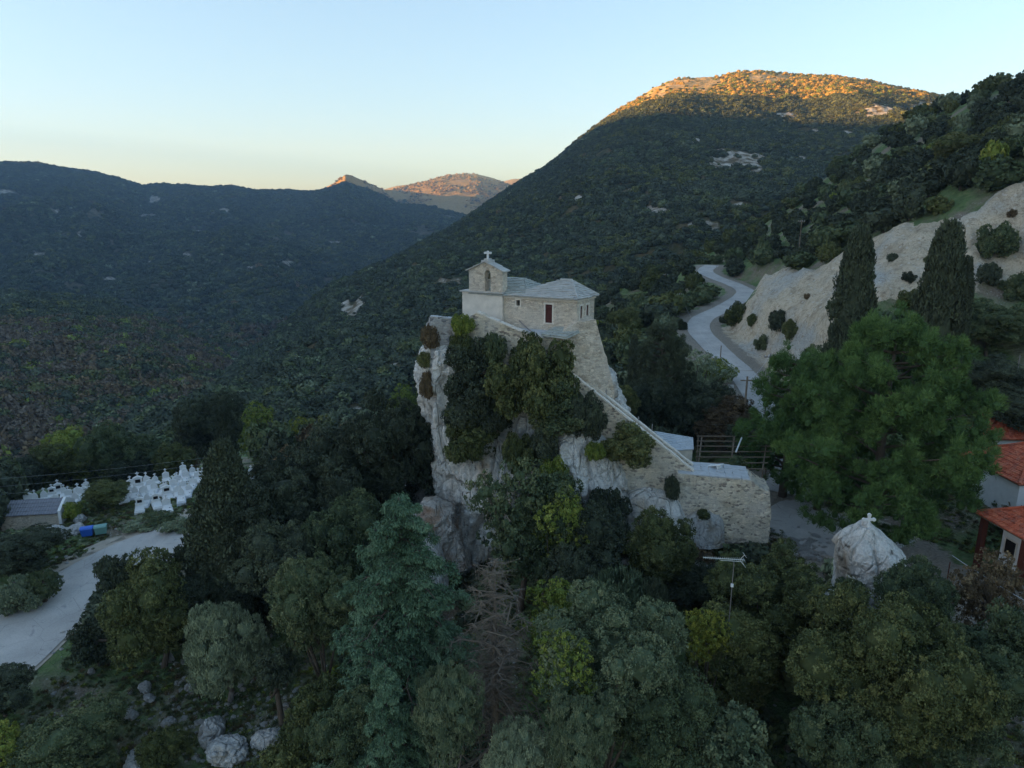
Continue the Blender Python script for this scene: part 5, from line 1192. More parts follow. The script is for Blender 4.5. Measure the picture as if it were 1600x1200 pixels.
# ------------------------------------------------------------------ boulders and stones
ICO4 = icosphere(5)
def boulder_mesh(seed, sub=3):
    v, f = ICO4; q = v * np.array([1, .85, .7]); t5 = fbm(v * 1.6 + seed, 3, seed + 4) * 4; fl5 = np.floor(t5); d = 1 + .40 * fbm(v * 1.1 + seed, 4, seed) + .20 * fbm(v * 3.2 + seed, 4, seed + 2, True) + .22 * (fl5 + np.clip((t5 - fl5 - .5) * 6 + .5, 0, 1)) / 4 - .25 * np.exp(-(np.abs(noise3(v * 1.9 + seed, seed + 9)) / .06) ** 2); q = q * d[:, None]; return np_mesh('boulder', q, f, True)
BMS = [boulder_mesh(k) for k in range(5)]
def boulder(px, py, wpx, hpx, label, k, cat='boulder', group=None, name='boulder', mat='boulder'):
    q = ground_hit(px, py); d = q.y * CP - (q.z - CAMZ) * SP; w = wpx / FPX * d / 2
    o = bpy.data.objects.new(name, BMS[k % 5]); COL.objects.link(o)
    if not BMS[k % 5].materials: BMS[k % 5].materials.append(M[mat])
    h = max(hpx / FPX * d / 2, w * .5); o.location = (q.x, q.y, q.z + h * .35); o.scale = (w * 1.05, w, h * 1.3); o.rotation_euler = (random.uniform(-.3, .3), random.uniform(-.3, .3), random.uniform(0, 6)); tag(o, label, cat, group); return o
for a in [(227, 1078, 20, 18, 'pale boulder upper one of a pair on the grassy slope'), (236, 1095, 20, 10, 'flat pale boulder just below the upright one on the grass'), (203, 1123, 22, 18, 'weathered grey boulder between the shrubs, bottom left'),
          (265, 1135, 20, 15, 'rounded white boulder right of the dark shrub on the grass'), (333, 1155, 44, 42, 'big broken grey boulder at the edge of the scree'), (358, 1185, 62, 40, 'largest grey boulder lowest on the scree'), (215, 1198, 46, 18, 'boulder cut by the lower edge of the picture'),
          (297, 1078, 16, 14, 'small pale boulder left of the olive tree'), (412, 945, 16, 34, 'upright grey rock in shade left of the dark trees'), (144, 1055, 10, 16, 'small white rock near the lower end of the road'), (266, 1035, 10, 38, 'tall thin white rock pinnacle among the shrubs'),
          (418, 1160, 40, 22, 'low pale boulder at the right of the scree'), (452, 1128, 14, 18, 'small upright stone right of the scree'), (125, 815, 18, 16, 'pale rock outcrop left of the blue container'), (92, 838, 40, 8, 'bare flat rock below the cemetery building'), (48, 843, 30, 7, 'flat pale rock left of the other flat rocks by the road'), (118, 832, 26, 14, 'lumpy rock immediately beside the blue container'),
          (1090, 895, 36, 26, 'grey broken rock left of the aerial mast'), (1080, 915, 26, 22, 'lower broken rock left of the aerial mast'), (1270, 1160, 22, 14, 'small pale rock in the gap of the bottom right trees'), (1345, 960, 34, 20, 'grey rock low on the flank of the white crag')]:
    boulder(*a, k=random.randrange(5))
for i in range(70):
    px, py = random.gauss(1262, 17), random.gauss(858, 10); boulder(px, py, random.uniform(6, 13), random.uniform(5, 9), 'white stone in the heap between the yard and the crag', i, 'stone', 'stones heaped by the dirt yard', 'stone')
for i in range(60):
    px, py = random.gauss(1172, 22), random.gauss(843, 7); boulder(px, py, random.uniform(4, 9), random.uniform(4, 6), 'grey stone scattered below the rubble wall block', i, 'stone', 'stones below the rubble wall block', 'stone')

# ------------------------------------------------------------------ named trees, from the photograph
T = tree_at
def TB(key, px, ybase, ytop, wpx, leaf, label, cat='tree', **k):   # placed by where it stands on the ground
    q = ground_hit(px, ybase); top = P(px, ytop, q.y); d = q.y * CP - (q.z - CAMZ) * SP; w = wpx / FPX * d; TREES.append((q.x, q.y, w / 2))
    return place(key, q.x, q.y, q.z - .15, w, top.z - q.z, leaf, label, cat, **k)
# around and in front of the pillar
T('cypcone', 345, 692, 190, 51, 'cypress', 'tall dark conical cypress left of the pillar, its tip above the cemetery')
T('cone', 395, 760, 120, 50, 'dark', 'dark tree closely right of the tall conical cypress')
T('bigA', 480, 690, 190, 55, 'dark', 'broad dark evergreen between the conical cypress and the pillar')
T('bigB', 600, 622, 180, 58, 'dark', 'largest dark evergreen touching the left side of the pillar')
T('oakC', 545, 655, 150, 62, 'dark', 'dark tree rising behind the two broad evergreens left of the pillar')
T('oakA', 550, 775, 130, 48, 'green', 'grey green tree low in front of the broad evergreens')
T('oakB', 440, 815, 130, 47, 'dark', 'dark rounded tree in the shade below the conical cypress')
T('bushB', 178, 868, 62, 48.5, 'dark', 'small dark sprigged shrub at the road edge', 'shrub')
T('oakB', 232, 872, 145, 46, 'moss', 'olive tinted round tree beside the road, left of the conical cypress')
TB('bushA', 160, 1040, 960, 80, 'dark', 'low dark shrub under the olive tinted tree by the road', 'shrub')
T('oakC', 295, 895, 95, 47.5, 'dark', 'dark tree in the shade right of the olive tinted tree')
TB('oliveA', 360, 1098, 945, 125, 'olive', 'silvery olive tree above the scree, lower left')
T('oakA', 485, 868, 140, 40, 'green', 'grey green bushy tree left of the drooping cedar')
T('bushA', 430, 1010, 70, 40, 'dark', 'dark shrub between the olive and the cedar', 'shrub')
T('cedar', 625, 782, 300, 33.5, 'cedar', 'pale green cedar with drooping branches before the pillar foot')
T('oliveB', 690, 1055, 130, 27, 'teal', 'blue green bushy tree below the pale drooping cedar')
T('cedarB', 600, 1040, 160, 27.5, 'cedar', 'small pale cedar at the lower left of the big cedar')
T('loose', 812, 715, 150, 46, 'green', 'leafy green tree against the middle of the pillar')
T('oakC', 858, 745, 115, 45.5, 'green', 'green tree right of the leafy one at the pillar foot')
T('loose', 880, 760, 90, 44.5, 'ygreen', 'yellow green tree before the pillar foot')
T('oakB', 925, 785, 120, 45, 'dark', 'dark tree below the white rock spur')
T('oakA', 905, 850, 120, 42.5, 'dark', 'very dark round tree in the hollow below the spur')
T('loose', 880, 905, 110, 33, 'ygreen', 'bright yellow green tree right of the dead conifer')
T('oakA', 1040, 800, 120, 44, 'moss', 'mossy green tree below the rock ledge')
T('oakB', 1090, 880, 90, 43, 'dark', 'dark bush left of the aerial mast')
T('tuft', 975, 893, 120, 39.5, 'teal', 'upright juniper like clump in the centre foreground')
T('tuft', 1022, 905, 60, 39, 'cypress', 'narrow dark clump beside the upright juniper clump')
T('bigA', 960, 935, 220, 29, 'teal', 'grey green broadleaf tree with dense clusters, bottom centre')
T('loose', 885, 985, 95, 27.5, 'ygreen', 'yellow green sapling left of the grey green broadleaf tree')
T('oakB', 1050, 1060, 150, 27, 'green', 'small green tree at the bottom, right of the grey green broadleaf')
T('oliveB', 800, 1140, 130, 25, 'olive', 'silver leaved olive top at the bottom edge')
T('oliveA', 905, 1090, 110, 25, 'teal', 'blue green shrub tree at the bottom edge, centre')
T('bigB', 1215, 862, 200, 37, 'moss', 'large mossy oak right of the aerial mast')
T('oakC', 1155, 945, 130, 34, 'moss', 'brownish green tree below the aerial mast')
T('loose', 1108, 950, 70, 33, 'yellow', 'small tree with yellowing leaves below the aerial')
T('bigA', 1400, 935, 260, 29.5, 'moss', 'largest oak in the lower right foreground')
T('bigB', 1500, 1000, 190, 30, 'green', 'dark green oak at the lower right, behind the largest oak')
T('oakB', 1300, 985, 110, 31.5, 'moss', 'olive green tree hiding the foot of the white crag')
T('oakA', 1440, 878, 110, 34.5, 'green', 'round green tree immediately right of the white crag')
T('bushB', 1330, 905, 55, 35.8, 'green', 'small shrub growing across the face of the white crag', 'shrub')
T('oakC', 1598, 940, 130, 31, 'green', 'bright green tree cut by the right edge of the picture')
T('loose', 1560, 860, 110, 37, 'brown', 'reddish brown autumn vine tree in front of the porch')
T('bushA', 1150, 1110, 140, 28, 'teal', 'blue green shrub in the dark gap at the bottom', 'shrub')
T('oakA', 1330, 1085, 150, 27.5, 'green', 'green tree at the bottom between the two big oaks')
TB('oakB', 130, 1225, 1112, 150, 'green', 'wide grey green bush tree at the bottom left corner')
TB('oakA', 10, 1120, 1045, 95, 'dark', 'dark shrub tree at the left edge below the road')
TB('loose', 12, 1230, 1130, 85, 'ygreen', 'yellow green tree cut by the bottom left corner')
TB('oakB', 262, 1225, 1140, 75, 'moss', 'olive brown shrub tree between the grassy slope and the scree')
T('oakC', 485, 1065, 120, 33, 'moss', 'brownish green tree right of the scree')
T('oakA', 555, 1090, 130, 29, 'green', 'leafy tree left of the small pale cedar at the bottom')
T('bushA', 440, 1165, 90, 31, 'moss', 'low mossy shrub at the bottom, right of the scree', 'shrub')
T('oakB', 25, 832, 120, 57, 'dark', 'round dark shrub left of the road bend')
T('bushB', 20, 905, 70, 52, 'olive', 'grey green low shrub on the verge at the left edge', 'shrub')
T('bushB', 62, 893, 50, 53, 'green', 'small green shrub on the verge beside the road', 'shrub')
T('oakB', 159, 752, 74, 69, 'moss', 'round olive green tree standing in the cemetery')
T('bushA', 110, 783, 34, 67, 'ygreen', 'small yellow green shrub between the graves and the low building', 'shrub')
T('bushB', 250, 800, 50, 66, 'green', 'low shrub in front of the front graves', 'shrub')
T('bushB', 225, 812, 60, 65, 'olive', 'low grey hedge shrub along the road below the graves', 'shrub')
T('bushB', 275, 812, 50, 64, 'olive', 'grey shrub at the road edge next to the conical cypress', 'shrub')
# beyond the cemetery
T('bigA', 322, 612, 110, 118, 'cypress', 'big dark round tree beyond the cemetery')
T('cypA', 347, 625, 34, 108, 'cypress', 'narrow cypress directly in front of the big dark round tree')
T('loose', 400, 627, 72, 140, 'ygreen', 'pale yellow green tree right of the big dark round tree')
T('loose', 470, 650, 48, 118, 'yellow', 'small bright yellow tree between the round tree and the pillar')
T('oakA', 435, 690, 60, 105, 'brown', 'brownish shrub tree left of the broad evergreens', 'tree')
T('loose', 630, 600, 60, 120, 'ygreen', 'yellowish tree at the left edge of the pillar')
for i, (px, py, w, lf) in enumerate([(25, 712, 70, 'dark'), (75, 692, 80, 'moss'), (115, 672, 90, 'ygreen'), (165, 662, 80, 'green'), (215, 680, 80, 'green'), (100, 705, 60, 'brown'), (270, 690, 60, 'moss'), (290, 700, 40, 'brown'), (140, 700, 70, 'dark'), (190, 705, 70, 'dark'), (245, 705, 60, 'dark')]):
    T('oakABC'[:3] + 'ABC'[i % 3], px, py, w, 98 + (i % 3) * 5, lf, {'dark': 'dark tree in the line behind the cemetery', 'moss': 'olive tree in the line behind the cemetery', 'ygreen': 'pale green tree top above the line behind the cemetery', 'green': 'mid green tree in the line behind the cemetery', 'brown': 'autumn brown tree in the line behind the cemetery'}[lf], group='trees in the line behind the cemetery')
# shrubs rooted on the pillar
def S(key, px, py, wpx, hpx, Y, leaf, label, cat='shrub', **k):      # px, py = centre of the shrub
    c = P(px, py + hpx / 2, Y); d = Y * CP - (c.z - CAMZ) * SP; TREES.append((c.x, Y, .1))
    return place(key, c.x, Y, c.z, wpx / FPX * d, hpx / FPX * d, leaf, label, cat, 'shrubs growing out of the limestone pillar', **k)
S('ivyA', 742, 600, 88, 140, 53.0, 'dark', 'tall dark ivy clad bush on the left face of the pillar')
S('ivyA', 738, 672, 78, 100, 52.4, 'moss', 'hanging dull green bush low on the left face of the pillar')
S('ivyB', 830, 585, 125, 120, 51.6, 'moss', 'big round bush just below the sloping parapet')
S('ivyA', 870, 625, 90, 90, 51.4, 'green', 'green bush overlapping the big round one, towards the stair')
S('ivyB', 915, 648, 70, 75, 50.8, 'dark', 'dark bush at the head of the white rock spur')
S('ivyA', 778, 640, 50, 70, 52.0, 'dark', 'dark bush in the cleft at the middle of the pillar')
S('ivyA', 850, 690, 48, 100, 50.8, 'dark', 'narrow dark ivy column down the middle of the pillar')
S('ivyB', 866, 745, 60, 70, 49.8, 'ygreen', 'yellow green climber at the lower middle of the pillar')
S('ivyB', 808, 705, 55, 60, 50.8, 'moss', 'brownish climber left of the ivy column')
S('ivyA', 982, 692, 76, 66, 50.2, 'moss', 'feathery bush leaning over the stair side wall')
S('ivyC', 722, 508, 34, 34, 53.6, 'ygreen', 'small yellow green bush hanging at the corner of the terrace')
S('ivyC', 724, 540, 40, 40, 53.4, 'moss', 'bush below the terrace corner bush')
S('ivyC', 674, 527, 28, 40, 54.2, 'brown', 'brown dry bush on the left edge near the terrace')
S('ivyC', 668, 602, 26, 44, 54.0, 'brown', 'rusty bush in the hollow of the left edge')
S('ivyC', 664, 562, 22, 26, 54.4, 'moss', 'tiny bush on the left ledge')
S('ivyC', 770, 545, 40, 50, 52.8, 'green', 'bush at the foot of the mottled parapet wall')
S('ivyC', 930, 705, 30, 30, 49.9, 'ygreen', 'small climber on the white rock spur')
S('ivyC', 948, 790, 60, 60, 48.6, 'dark', 'dark shrub at the foot of the white rock spur')
S('ivyC', 1050, 762, 24, 40, 49.7, 'dark', 'dark weed in the corner between stair wall and rubble block')
S('ivyC', 1098, 803, 24, 14, 48.9, 'moss', 'dry weed on the rounded boulder')
# right of the chapel
T('cypA', 992, 522, 20, 95, 'cypress', 'slim dark cypress right of the buttress, taller of a close pair')
T('cypB', 1002, 545, 16, 93, 'cypress', 'slim dark cypress, shorter of the close pair')
T('cypA', 1063, 497, 14, 118, 'cypress', 'thin cypress at the road bend, left one')
T('cypA', 1070, 502, 10, 118, 'cypress', 'thinnest cypress at the road bend')
T('pineB', 1038, 500, 100, 78, 'cypress', 'dark conifer between the chapel and the road')
T('oakA', 975, 480, 60, 120, 'moss', 'olive brown round tree directly right of the chapel')
T('oakB', 1010, 590, 80, 74, 'dark', 'dark tree behind the upper half of the stair')
T('oakA', 970, 600, 60, 72, 'moss', 'mossy tree close behind the buttress')
T('bigA', 1090, 590, 110, 76, 'dark', 'broad dark tree behind the pale roofed shed')
T('loose', 1095, 548, 90, 86, 'olive', 'greyish bare looking tree inside the road curve')
T('oakC', 1140, 620, 80, 72, 'brown', 'dark red brown tree behind the pergola')
T('bushA', 1125, 560, 50, 92, 'ygreen', 'yellow green shrub on the inner verge of the road curve', 'shrub')
T('oakB', 1175, 660, 80, 67, 'dark', 'dark shrub tree right of the brown pole foot')
T('bushA', 1150, 712, 50, 55, 'green', 'green bush growing through the pergola', 'shrub')
T('pine', 1405, 492, 290, 49, 'pine', 'huge bright green pine on the right, the largest tree')
T('pineB', 1245, 545, 150, 60, 'pine', 'darker pine left of the huge pine')
T('pineB', 1300, 590, 140, 57, 'pine', 'pine between the darker pine and the huge pine')
T('bigB', 1545, 555, 130, 66, 'dark', 'dark broad tree right of the huge pine')
T('oakC', 1600, 610, 90, 62, 'dark', 'dark tree at the right edge behind the chimney')
T('oakA', 1470, 560, 100, 68, 'green', 'green tree behind the top of the huge pine')
T('bigA', 1555, 470, 120, 74, 'green', 'tall green tree at the right edge below the clay bank')
T('oakA', 1290, 540, 90, 72, 'green', 'green tree left of the first broad cypress')
T('cypB', 1347, 353, 66, 70, 'cypress', 'massive columnar cypress before the clay bank')
T('cypB', 1487, 345, 72, 68, 'cypress', 'second massive cypress, with a side shoot, nearer the right edge')
T('cypA', 1513, 400, 34, 67, 'cypress', 'shorter side stem of the right hand massive cypress')
for a in [(1215, 487, 36, 96, 'dark', 'dark bush on the lower clay bank near the road'), (1236, 500, 34, 93, 'moss', 'dull bush beside the dark bush on the lower clay bank'), (1192, 522, 26, 98, 'green', 'small bush at the road edge of the clay bank'), (1175, 492, 22, 105, 'moss', 'small bush high on the left clay bank'), (1556, 348, 66, 86, 'green', 'leafy bush clinging to the upper clay bank'), (1545, 412, 40, 84, 'dark', 'dark bush low on the right clay bank'), (1590, 425, 50, 82, 'green', 'bush low on the clay bank at the right edge'), (1420, 452, 40, 80, 'moss', 'bush at the foot of the clay bank between the massive cypresses'), (1395, 395, 16, 98, 'dark', 'tiny tuft in the middle of the clay bank'), (1130, 495, 14, 116, 'dark', 'small round bush at the inner road bend'), (1152, 470, 40, 0, 'moss', 'low bush hiding the gap between the two visible pieces of far road'), (1450, 400, 14, 0, 'moss', 'tiny dull tuft on the clay bank between the massive cypresses'), (1300, 468, 18, 0, 'green', 'small tuft on the clay bank left of the first massive cypress'), (1262, 458, 12, 0, 'brown', 'dry tuft near the top of the left clay bank'), (1535, 375, 16, 0, 'moss', 'little tuft left of the leafy bush on the upper bank'), (1420, 425, 20, 0, 'dark', 'small dark tuft low on the bank right of the first massive cypress'), (1580, 330, 14, 0, 'brown', 'dry tuft near the top edge of the bank at the far right')]:
    q = ground_hit(a[0], a[1] + a[2] * .75); d = q.y * CP - (q.z - CAMZ) * SP; TREES.append((q.x, q.y, 1.2)); w = a[2] / FPX * d
    place('ivy' + 'BC'[a[0] % 2], q.x, q.y, q.z - .2 * w, w, w * .9, a[4], a[5], 'shrub')
T('oakB', 1548, 250, 60, 125, 'ygreen', 'round yellowish tree on the slope above the clay bank')
T('oakA', 1500, 205, 70, 140, 'moss', 'olive green tree high on the right slope')

# dead conifer and its bare skeleton
q = P(772, 872, 31.5); b = float(hz(q.x, 31.5)); random.seed(5)
dm = proto_cedar(191, q.z - b, 3.4, nb=90, foliage=False)
me = bpy.data.meshes.new('branches'); me.from_pydata(dm.v, [], dm.f); me.materials.append(plain('dead_wood', (0.17, 0.14, 0.11), 0.95, 0.1, .3, 6))
o = thing('dead_conifer', 'leafless brown dead conifer in the centre foreground', 'tree', (q.x, 31.5, b)); link('branches', me, None, o); TREES.append((q.x, 31.5, 2.0))

# ------------------------------------------------------------------ woods: the nearer trees one by one, the rest as a mass
def proto_far(seed, nl=5, per=260, L0=.34, W0=.19, tall=1.0):
    rg = np.random.default_rng(seed); L = Leaves(rg); lob = [(np.array([0, 0, 1.9]), np.array([1.7, 1.7, 1.6]))]
    for d in fib(nl, rg, .3): lob.append((np.array([d[0] * 1.4, d[1] * 1.4, 2.1 + d[2] * .9]), np.array([1.15, 1.15, 1.0]) * rg.uniform(.7, 1.1)))
    for i, (c, r) in enumerate(lob):
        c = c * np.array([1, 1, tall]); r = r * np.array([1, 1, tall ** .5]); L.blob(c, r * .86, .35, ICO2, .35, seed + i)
        for d in fib(14, rg): L.clump(c + d * r, .42, per // 14, L0, W0, d, np.clip(rg.normal(.5, .2), 0, 1))
    return make_proto('evergreen_tree', L, MB().tube([(0, 0, -1), (0, 0, 1.8)], [.2, .12], 6), 'dark')
for i in range(4): PR['far' + 'ABCD'[i]] = proto_far(200 + i, 5 + i, 320, .26, .14, (1, 1, .8, 1.3)[i])

CEM = [(0, 835), (0, 800), (40, 772), (170, 728), (280, 715), (410, 708), (410, 765), (300, 800), (290, 825), (170, 850), (60, 870)]
ROADV = [(1066, 506), (1100, 478), (1135, 470), (1138, 490), (1112, 512), (1150, 552), (1188, 585), (1205, 640), (1165, 645), (1125, 590), (1080, 540)]
ROADU = [(1093, 421), (1112, 419), (1162, 446), (1160, 462), (1118, 447)]
YARD = [(1195, 765), (1320, 765), (1330, 860), (1195, 850)]
masks = [CEM, ROADV, ROADU, CLAY_PX, YARD, [(1078, 728), (1078, 690), (1190, 678), (1200, 750)]]
def masked(px, py): return any(in_poly(np.array([px]), np.array([py]), m_)[0] for m_ in masks)
CZ = np.array([[float(v) for v in (0, 0)]])
rg = np.random.default_rng(77)
cand = []; cell = {}
N = 26000; X_ = rg.uniform(-230, 260, N); Y_ = rg.uniform(60, 400, N) ; Y_ = 60 + (Y_ - 60) * rg.uniform(.2, 1, N)
Zc = hz(X_, Y_); pxc, pyc = proj(X_, Y_, Zc); rdc = np.full(N, 99.)
for rdp in (RL, RR):
    for q in rdp[::2]: rdc = np.minimum(rdc, np.hypot(X_ - q[0], Y_ - q[1]))
clay_i = clay[np.clip(np.searchsorted(gy, Y_), 0, ny - 1), np.clip(np.searchsorted(gx, X_), 0, nx - 1)]
TA = np.array(TREES)
for i in range(N):
    if not (-130 < pxc[i] < 1730) or rdc[i] < 4.8 or clay_i[i] > .12: continue
    x, y, z = X_[i], Y_[i], Zc[i]
    h = rg.uniform(3.2, 6.0) * (1.1 if x < 0 else .9); w = rg.uniform(3.6, 6.2)
    sp = w * .36 + (0 if y < 180 else .5); key = (int(x // 4), int(y // 4)); bad = False
    for a in (-1, 0, 1):
        for b in (-1, 0, 1):
            for (x2, y2, s2) in cell.get((key[0] + a, key[1] + b), ()):
                if (x - x2) ** 2 + (y - y2) ** 2 < (sp + s2) ** 2: bad = True
    if bad or (np.hypot(TA[:, 0] - x, TA[:, 1] - y) < TA[:, 2] * .7 + .8).any(): continue
    if y < 70 and 600 < pxc[i] < 1090: continue
    if x > 32 and y < 70: continue
    t_ = proj(np.array([x, x, x - w / 2, x + w / 2]), np.full(4, y), np.array([z + h, z + h * .5, z + h * .6, z + h * .6]))
    if masked(pxc[i], pyc[i]) or any(masked(a, b) for a, b in zip(*t_)): continue
    if fbm2(np.array([x / 22]), np.array([y / 22]), 3, 88)[0] < -.5: continue
    cell.setdefault(key, []).append((x, y, sp)); cand.append((w / y, x, y, z, w, h, pxc[i], pyc[i]))
cand.sort(reverse=True)
def leaf_for(x, y, px, py):
    n = float(fbm2(np.array([x / 16]), np.array([y / 16]), 3, 99)[0]) * .9 + rg.normal() * .38
    if px < 650 and py > 560: return 'brown' if n < -.62 else 'moss' if n < -.28 else 'dark' if n < .25 else 'green' if n < .52 else 'olive' if n < .78 else 'ygreen'
    return 'moss' if n < -.35 else 'dark' if n < .28 else 'green' if n < .62 else 'olive' if n < .95 else 'ygreen'
NIND = 230
COLN = {'brown': 'autumn brown', 'moss': 'olive green', 'dark': 'dark evergreen', 'green': 'mid green', 'olive': 'grey green', 'ygreen': 'yellow green'}
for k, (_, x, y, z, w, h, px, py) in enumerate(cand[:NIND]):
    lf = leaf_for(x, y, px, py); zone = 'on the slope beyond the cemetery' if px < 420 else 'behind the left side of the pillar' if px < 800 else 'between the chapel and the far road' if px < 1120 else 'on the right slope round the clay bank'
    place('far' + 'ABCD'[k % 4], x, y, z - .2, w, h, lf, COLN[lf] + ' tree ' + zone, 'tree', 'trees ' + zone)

def unlinked(name, me): return bpy.data.objects.new(name, me)
def blob_mesh(seed, leaf, n=90, L0=.55, W0=.35, sub=ICO1):
    rg_ = np.random.default_rng(seed); L = Leaves(rg_)
    for j, d in enumerate(fib(4, rg_, .4)): L.blob(np.array([d[0] * .45, d[1] * .45, .55 + .2 * d[2]]), np.array([.62, .62, .55]) * rg_.uniform(.7, 1.1), float(np.clip(rg_.normal(.45, .15), 0, 1)), sub, .5, seed + j)
    p = fib(n, rg_, .1); c = p * np.array([.95, .95, .7]) * rg_.uniform(.85, 1.15, n)[:, None] + np.array([0, 0, .6])
    L.quads(c, rg_.normal(size=(n, 3)), unit(p + .7 * rg_.normal(size=(n, 3))), L0 * .45, W0 * .45, np.clip(rg_.normal(.5, .2, n), 0, 1))
    me = L.mesh('bush_mass'); me.materials.append(LEAF[leaf]); return unlinked('bush_mass_' + leaf, me)
def far_obj(k, leaf):
    me = PR[k]['crown'].copy(); me.materials.clear(); me.materials.append(LEAF[leaf]); return unlinked('wood_' + leaf, me)

def scatter(name, pts, scl, idx, protos, rotz=None):
    n = len(pts); me = bpy.data.meshes.new(name); me.vertices.add(n); me.vertices.foreach_set('co', np.asarray(pts, np.float32).ravel())
    a = me.attributes.new('scl', 'FLOAT_VECTOR', 'POINT'); a.data.foreach_set('vector', np.asarray(scl, np.float32).ravel())
    a = me.attributes.new('rot', 'FLOAT_VECTOR', 'POINT'); r = np.zeros((n, 3), np.float32); r[:, 2] = rg.uniform(0, 6.28, n); a.data.foreach_set('vector', r.ravel())
    a = me.attributes.new('pick', 'INT', 'POINT'); a.data.foreach_set('value', np.asarray(idx, np.int32))
    o = link(name, me); g = bpy.data.node_groups.new(name, 'GeometryNodeTree')
    g.interface.new_socket('Geometry', in_out='INPUT', socket_type='NodeSocketGeometry'); g.interface.new_socket('Geometry', in_out='OUTPUT', socket_type='NodeSocketGeometry')
    N_ = g.nodes; gi = N_.new('NodeGroupInput'); go = N_.new('NodeGroupOutput'); jn = N_.new('GeometryNodeJoinGeometry')
    def na(nm, ty):
        q = N_.new('GeometryNodeInputNamedAttribute'); q.data_type = ty; q.inputs['Name'].default_value = nm; return q.outputs['Attribute']
    for k, p in enumerate(protos):
        oi = N_.new('GeometryNodeObjectInfo'); oi.inputs['Object'].default_value = p; oi.inputs['As Instance'].default_value = True
        io = N_.new('GeometryNodeInstanceOnPoints'); cmp = N_.new('FunctionNodeCompare'); cmp.data_type = 'INT'; cmp.operation = 'EQUAL'
        g.links.new(na('pick', 'INT'), cmp.inputs[2]); cmp.inputs[3].default_value = k
        g.links.new(gi.outputs[0], io.inputs['Points']); g.links.new(cmp.outputs[0], io.inputs['Selection']); g.links.new(oi.outputs['Geometry'], io.inputs['Instance'])
        e2r = N_.new('FunctionNodeEulerToRotation'); g.links.new(na('rot', 'FLOAT_VECTOR'), e2r.inputs[0])
        g.links.new(e2r.outputs[0], io.inputs['Rotation']); g.links.new(na('scl', 'FLOAT_VECTOR'), io.inputs['Scale']); g.links.new(io.outputs[0], jn.inputs[0])
    g.links.new(jn.outputs[0], go.inputs[0]); md = o.modifiers.new('scatter', 'NODES'); md.node_group = g
    return o
LN = ['dark', 'green', 'moss', 'olive', 'brown', 'ygreen']  # order of the scatter picks
far_protos = [far_obj('far' + 'ABCDAB'[i], LN[i]) for i in range(6)]
rest = cand[NIND:]
pts = np.array([(c[1], c[2], c[3] - .3) for c in rest]); sc = np.array([(c[4] / 5.0, c[4] / 5.0, c[5] / 4.0) for c in rest]); ix = [LN.index(leaf_for(c[1], c[2], c[6], c[7])) for c in rest]
tag(scatter('slope_wood', pts, sc, ix, far_protos), 'dense mixed wood covering the slopes round the village and cemetery', 'wood', kind='stuff')

blobs = [blob_mesh(300 + i, (LN + ['bare', 'dry'])[i]) for i in range(8)]  # last pick is the scrub with sunlight put into its colour
def mass(name, G, ro, n, wmin, wmax, label, leaf_fn, tmin=0.0, thr=-.34, nsc=60, hk=.8, pad=400, extra=None):
    nt_, nu_ = G.shape[:2]; A = G[1:, 1:] - G[:-1, :-1]; area = np.linalg.norm(np.cross(G[1:, :-1] - G[:-1, :-1], G[:-1, 1:] - G[:-1, :-1]), axis=2)
    area[int(nt_ / 1.35 * 1.04):] = 0
    pr = (area / area.sum()).ravel(); k = rg.choice(pr.size, n, p=pr); r, c = np.unravel_index(k, area.shape); a = rg.random(n)[:, None]; b = rg.random(n)[:, None]
    p = (G[r, c] * (1 - a) + G[r, c + 1] * a) * (1 - b) + (G[r + 1, c] * (1 - a) + G[r + 1, c + 1] * a) * b
    px, py = proj(p[:, 0], p[:, 1], p[:, 2])
    rr = ro[r, c] if ro is not None else np.zeros(n)
    keep = (px > -pad) & (px < 1600 + pad) & (rr < .32 + .5 * (rg.random(n) < .12)) & (fbm2(p[:, 0] / nsc, p[:, 1] / nsc, 4, 71) > thr)
    if extra is not None: keep &= extra(p, px, py)
    p = p[keep]; px = px[keep]; py = py[keep]; w = rg.uniform(wmin, wmax, len(p)) * rg.choice([.7, 1, 1.25], len(p)) / 2
    ixx = leaf_fn(p, px, py); p[:, 2] -= w * .25
    s = np.stack([w, w, w * hk * rg.uniform(.8, 1.4, len(p))], 1)
    LOG.append((name, len(p))); return tag(scatter(name, p, s, ixx, blobs), label, 'wood', kind='stuff')
def lf_mount(p, px, py):
    q = fbm2(p[:, 0] / 90, p[:, 1] / 90, 3, 73) * .8 + rg.normal(0, .2, len(p)); return np.where(p[:, 2] + 14 * fbm2(p[:, 0] / 50, p[:, 1] / 50, 3, 93) > 178, rg.choice([7, 2, 0, 5], len(p), p=[.45, .22, .20, .13]), np.select([q < -.75, q < -.25, q < .35, q < .7], [4, 2, 0, 1], 3))  # above the shadow line, mixes in the scrub coloured as sunlit
def lf_valley(p, px, py):
    q = fbm2(p[:, 0] / 60, p[:, 1] / 60, 3, 75) * .9 + rg.normal(0, .25, len(p)); low = (py > 500)
    bare = low & (fbm2(p[:, 0] / 70 + 3, p[:, 1] / 70, 3, 78) + rg.normal(0, .2, len(p)) > .12)
    return np.where(bare, rg.choice([6, 4, 5], len(p), p=[.7, .2, .1]), np.where(low, np.select([q < -.28, q < -.05, q < .3, q < .6], [4, 2, 0, 1], 3), np.select([q < -.8, q < -.3, q < .4, q < .8], [4, 2, 0, 1], 3)))
mass('right_mountain_scrub', GC, RC, 120000, 3.2, 6.0, 'dark evergreen scrub covering the near right mountain', lf_mount, thr=-.52, nsc=45, extra=lambda p, px, py: (rg.random(len(p)) > np.clip((p[:, 2] - 185) / 40, 0, .62)))
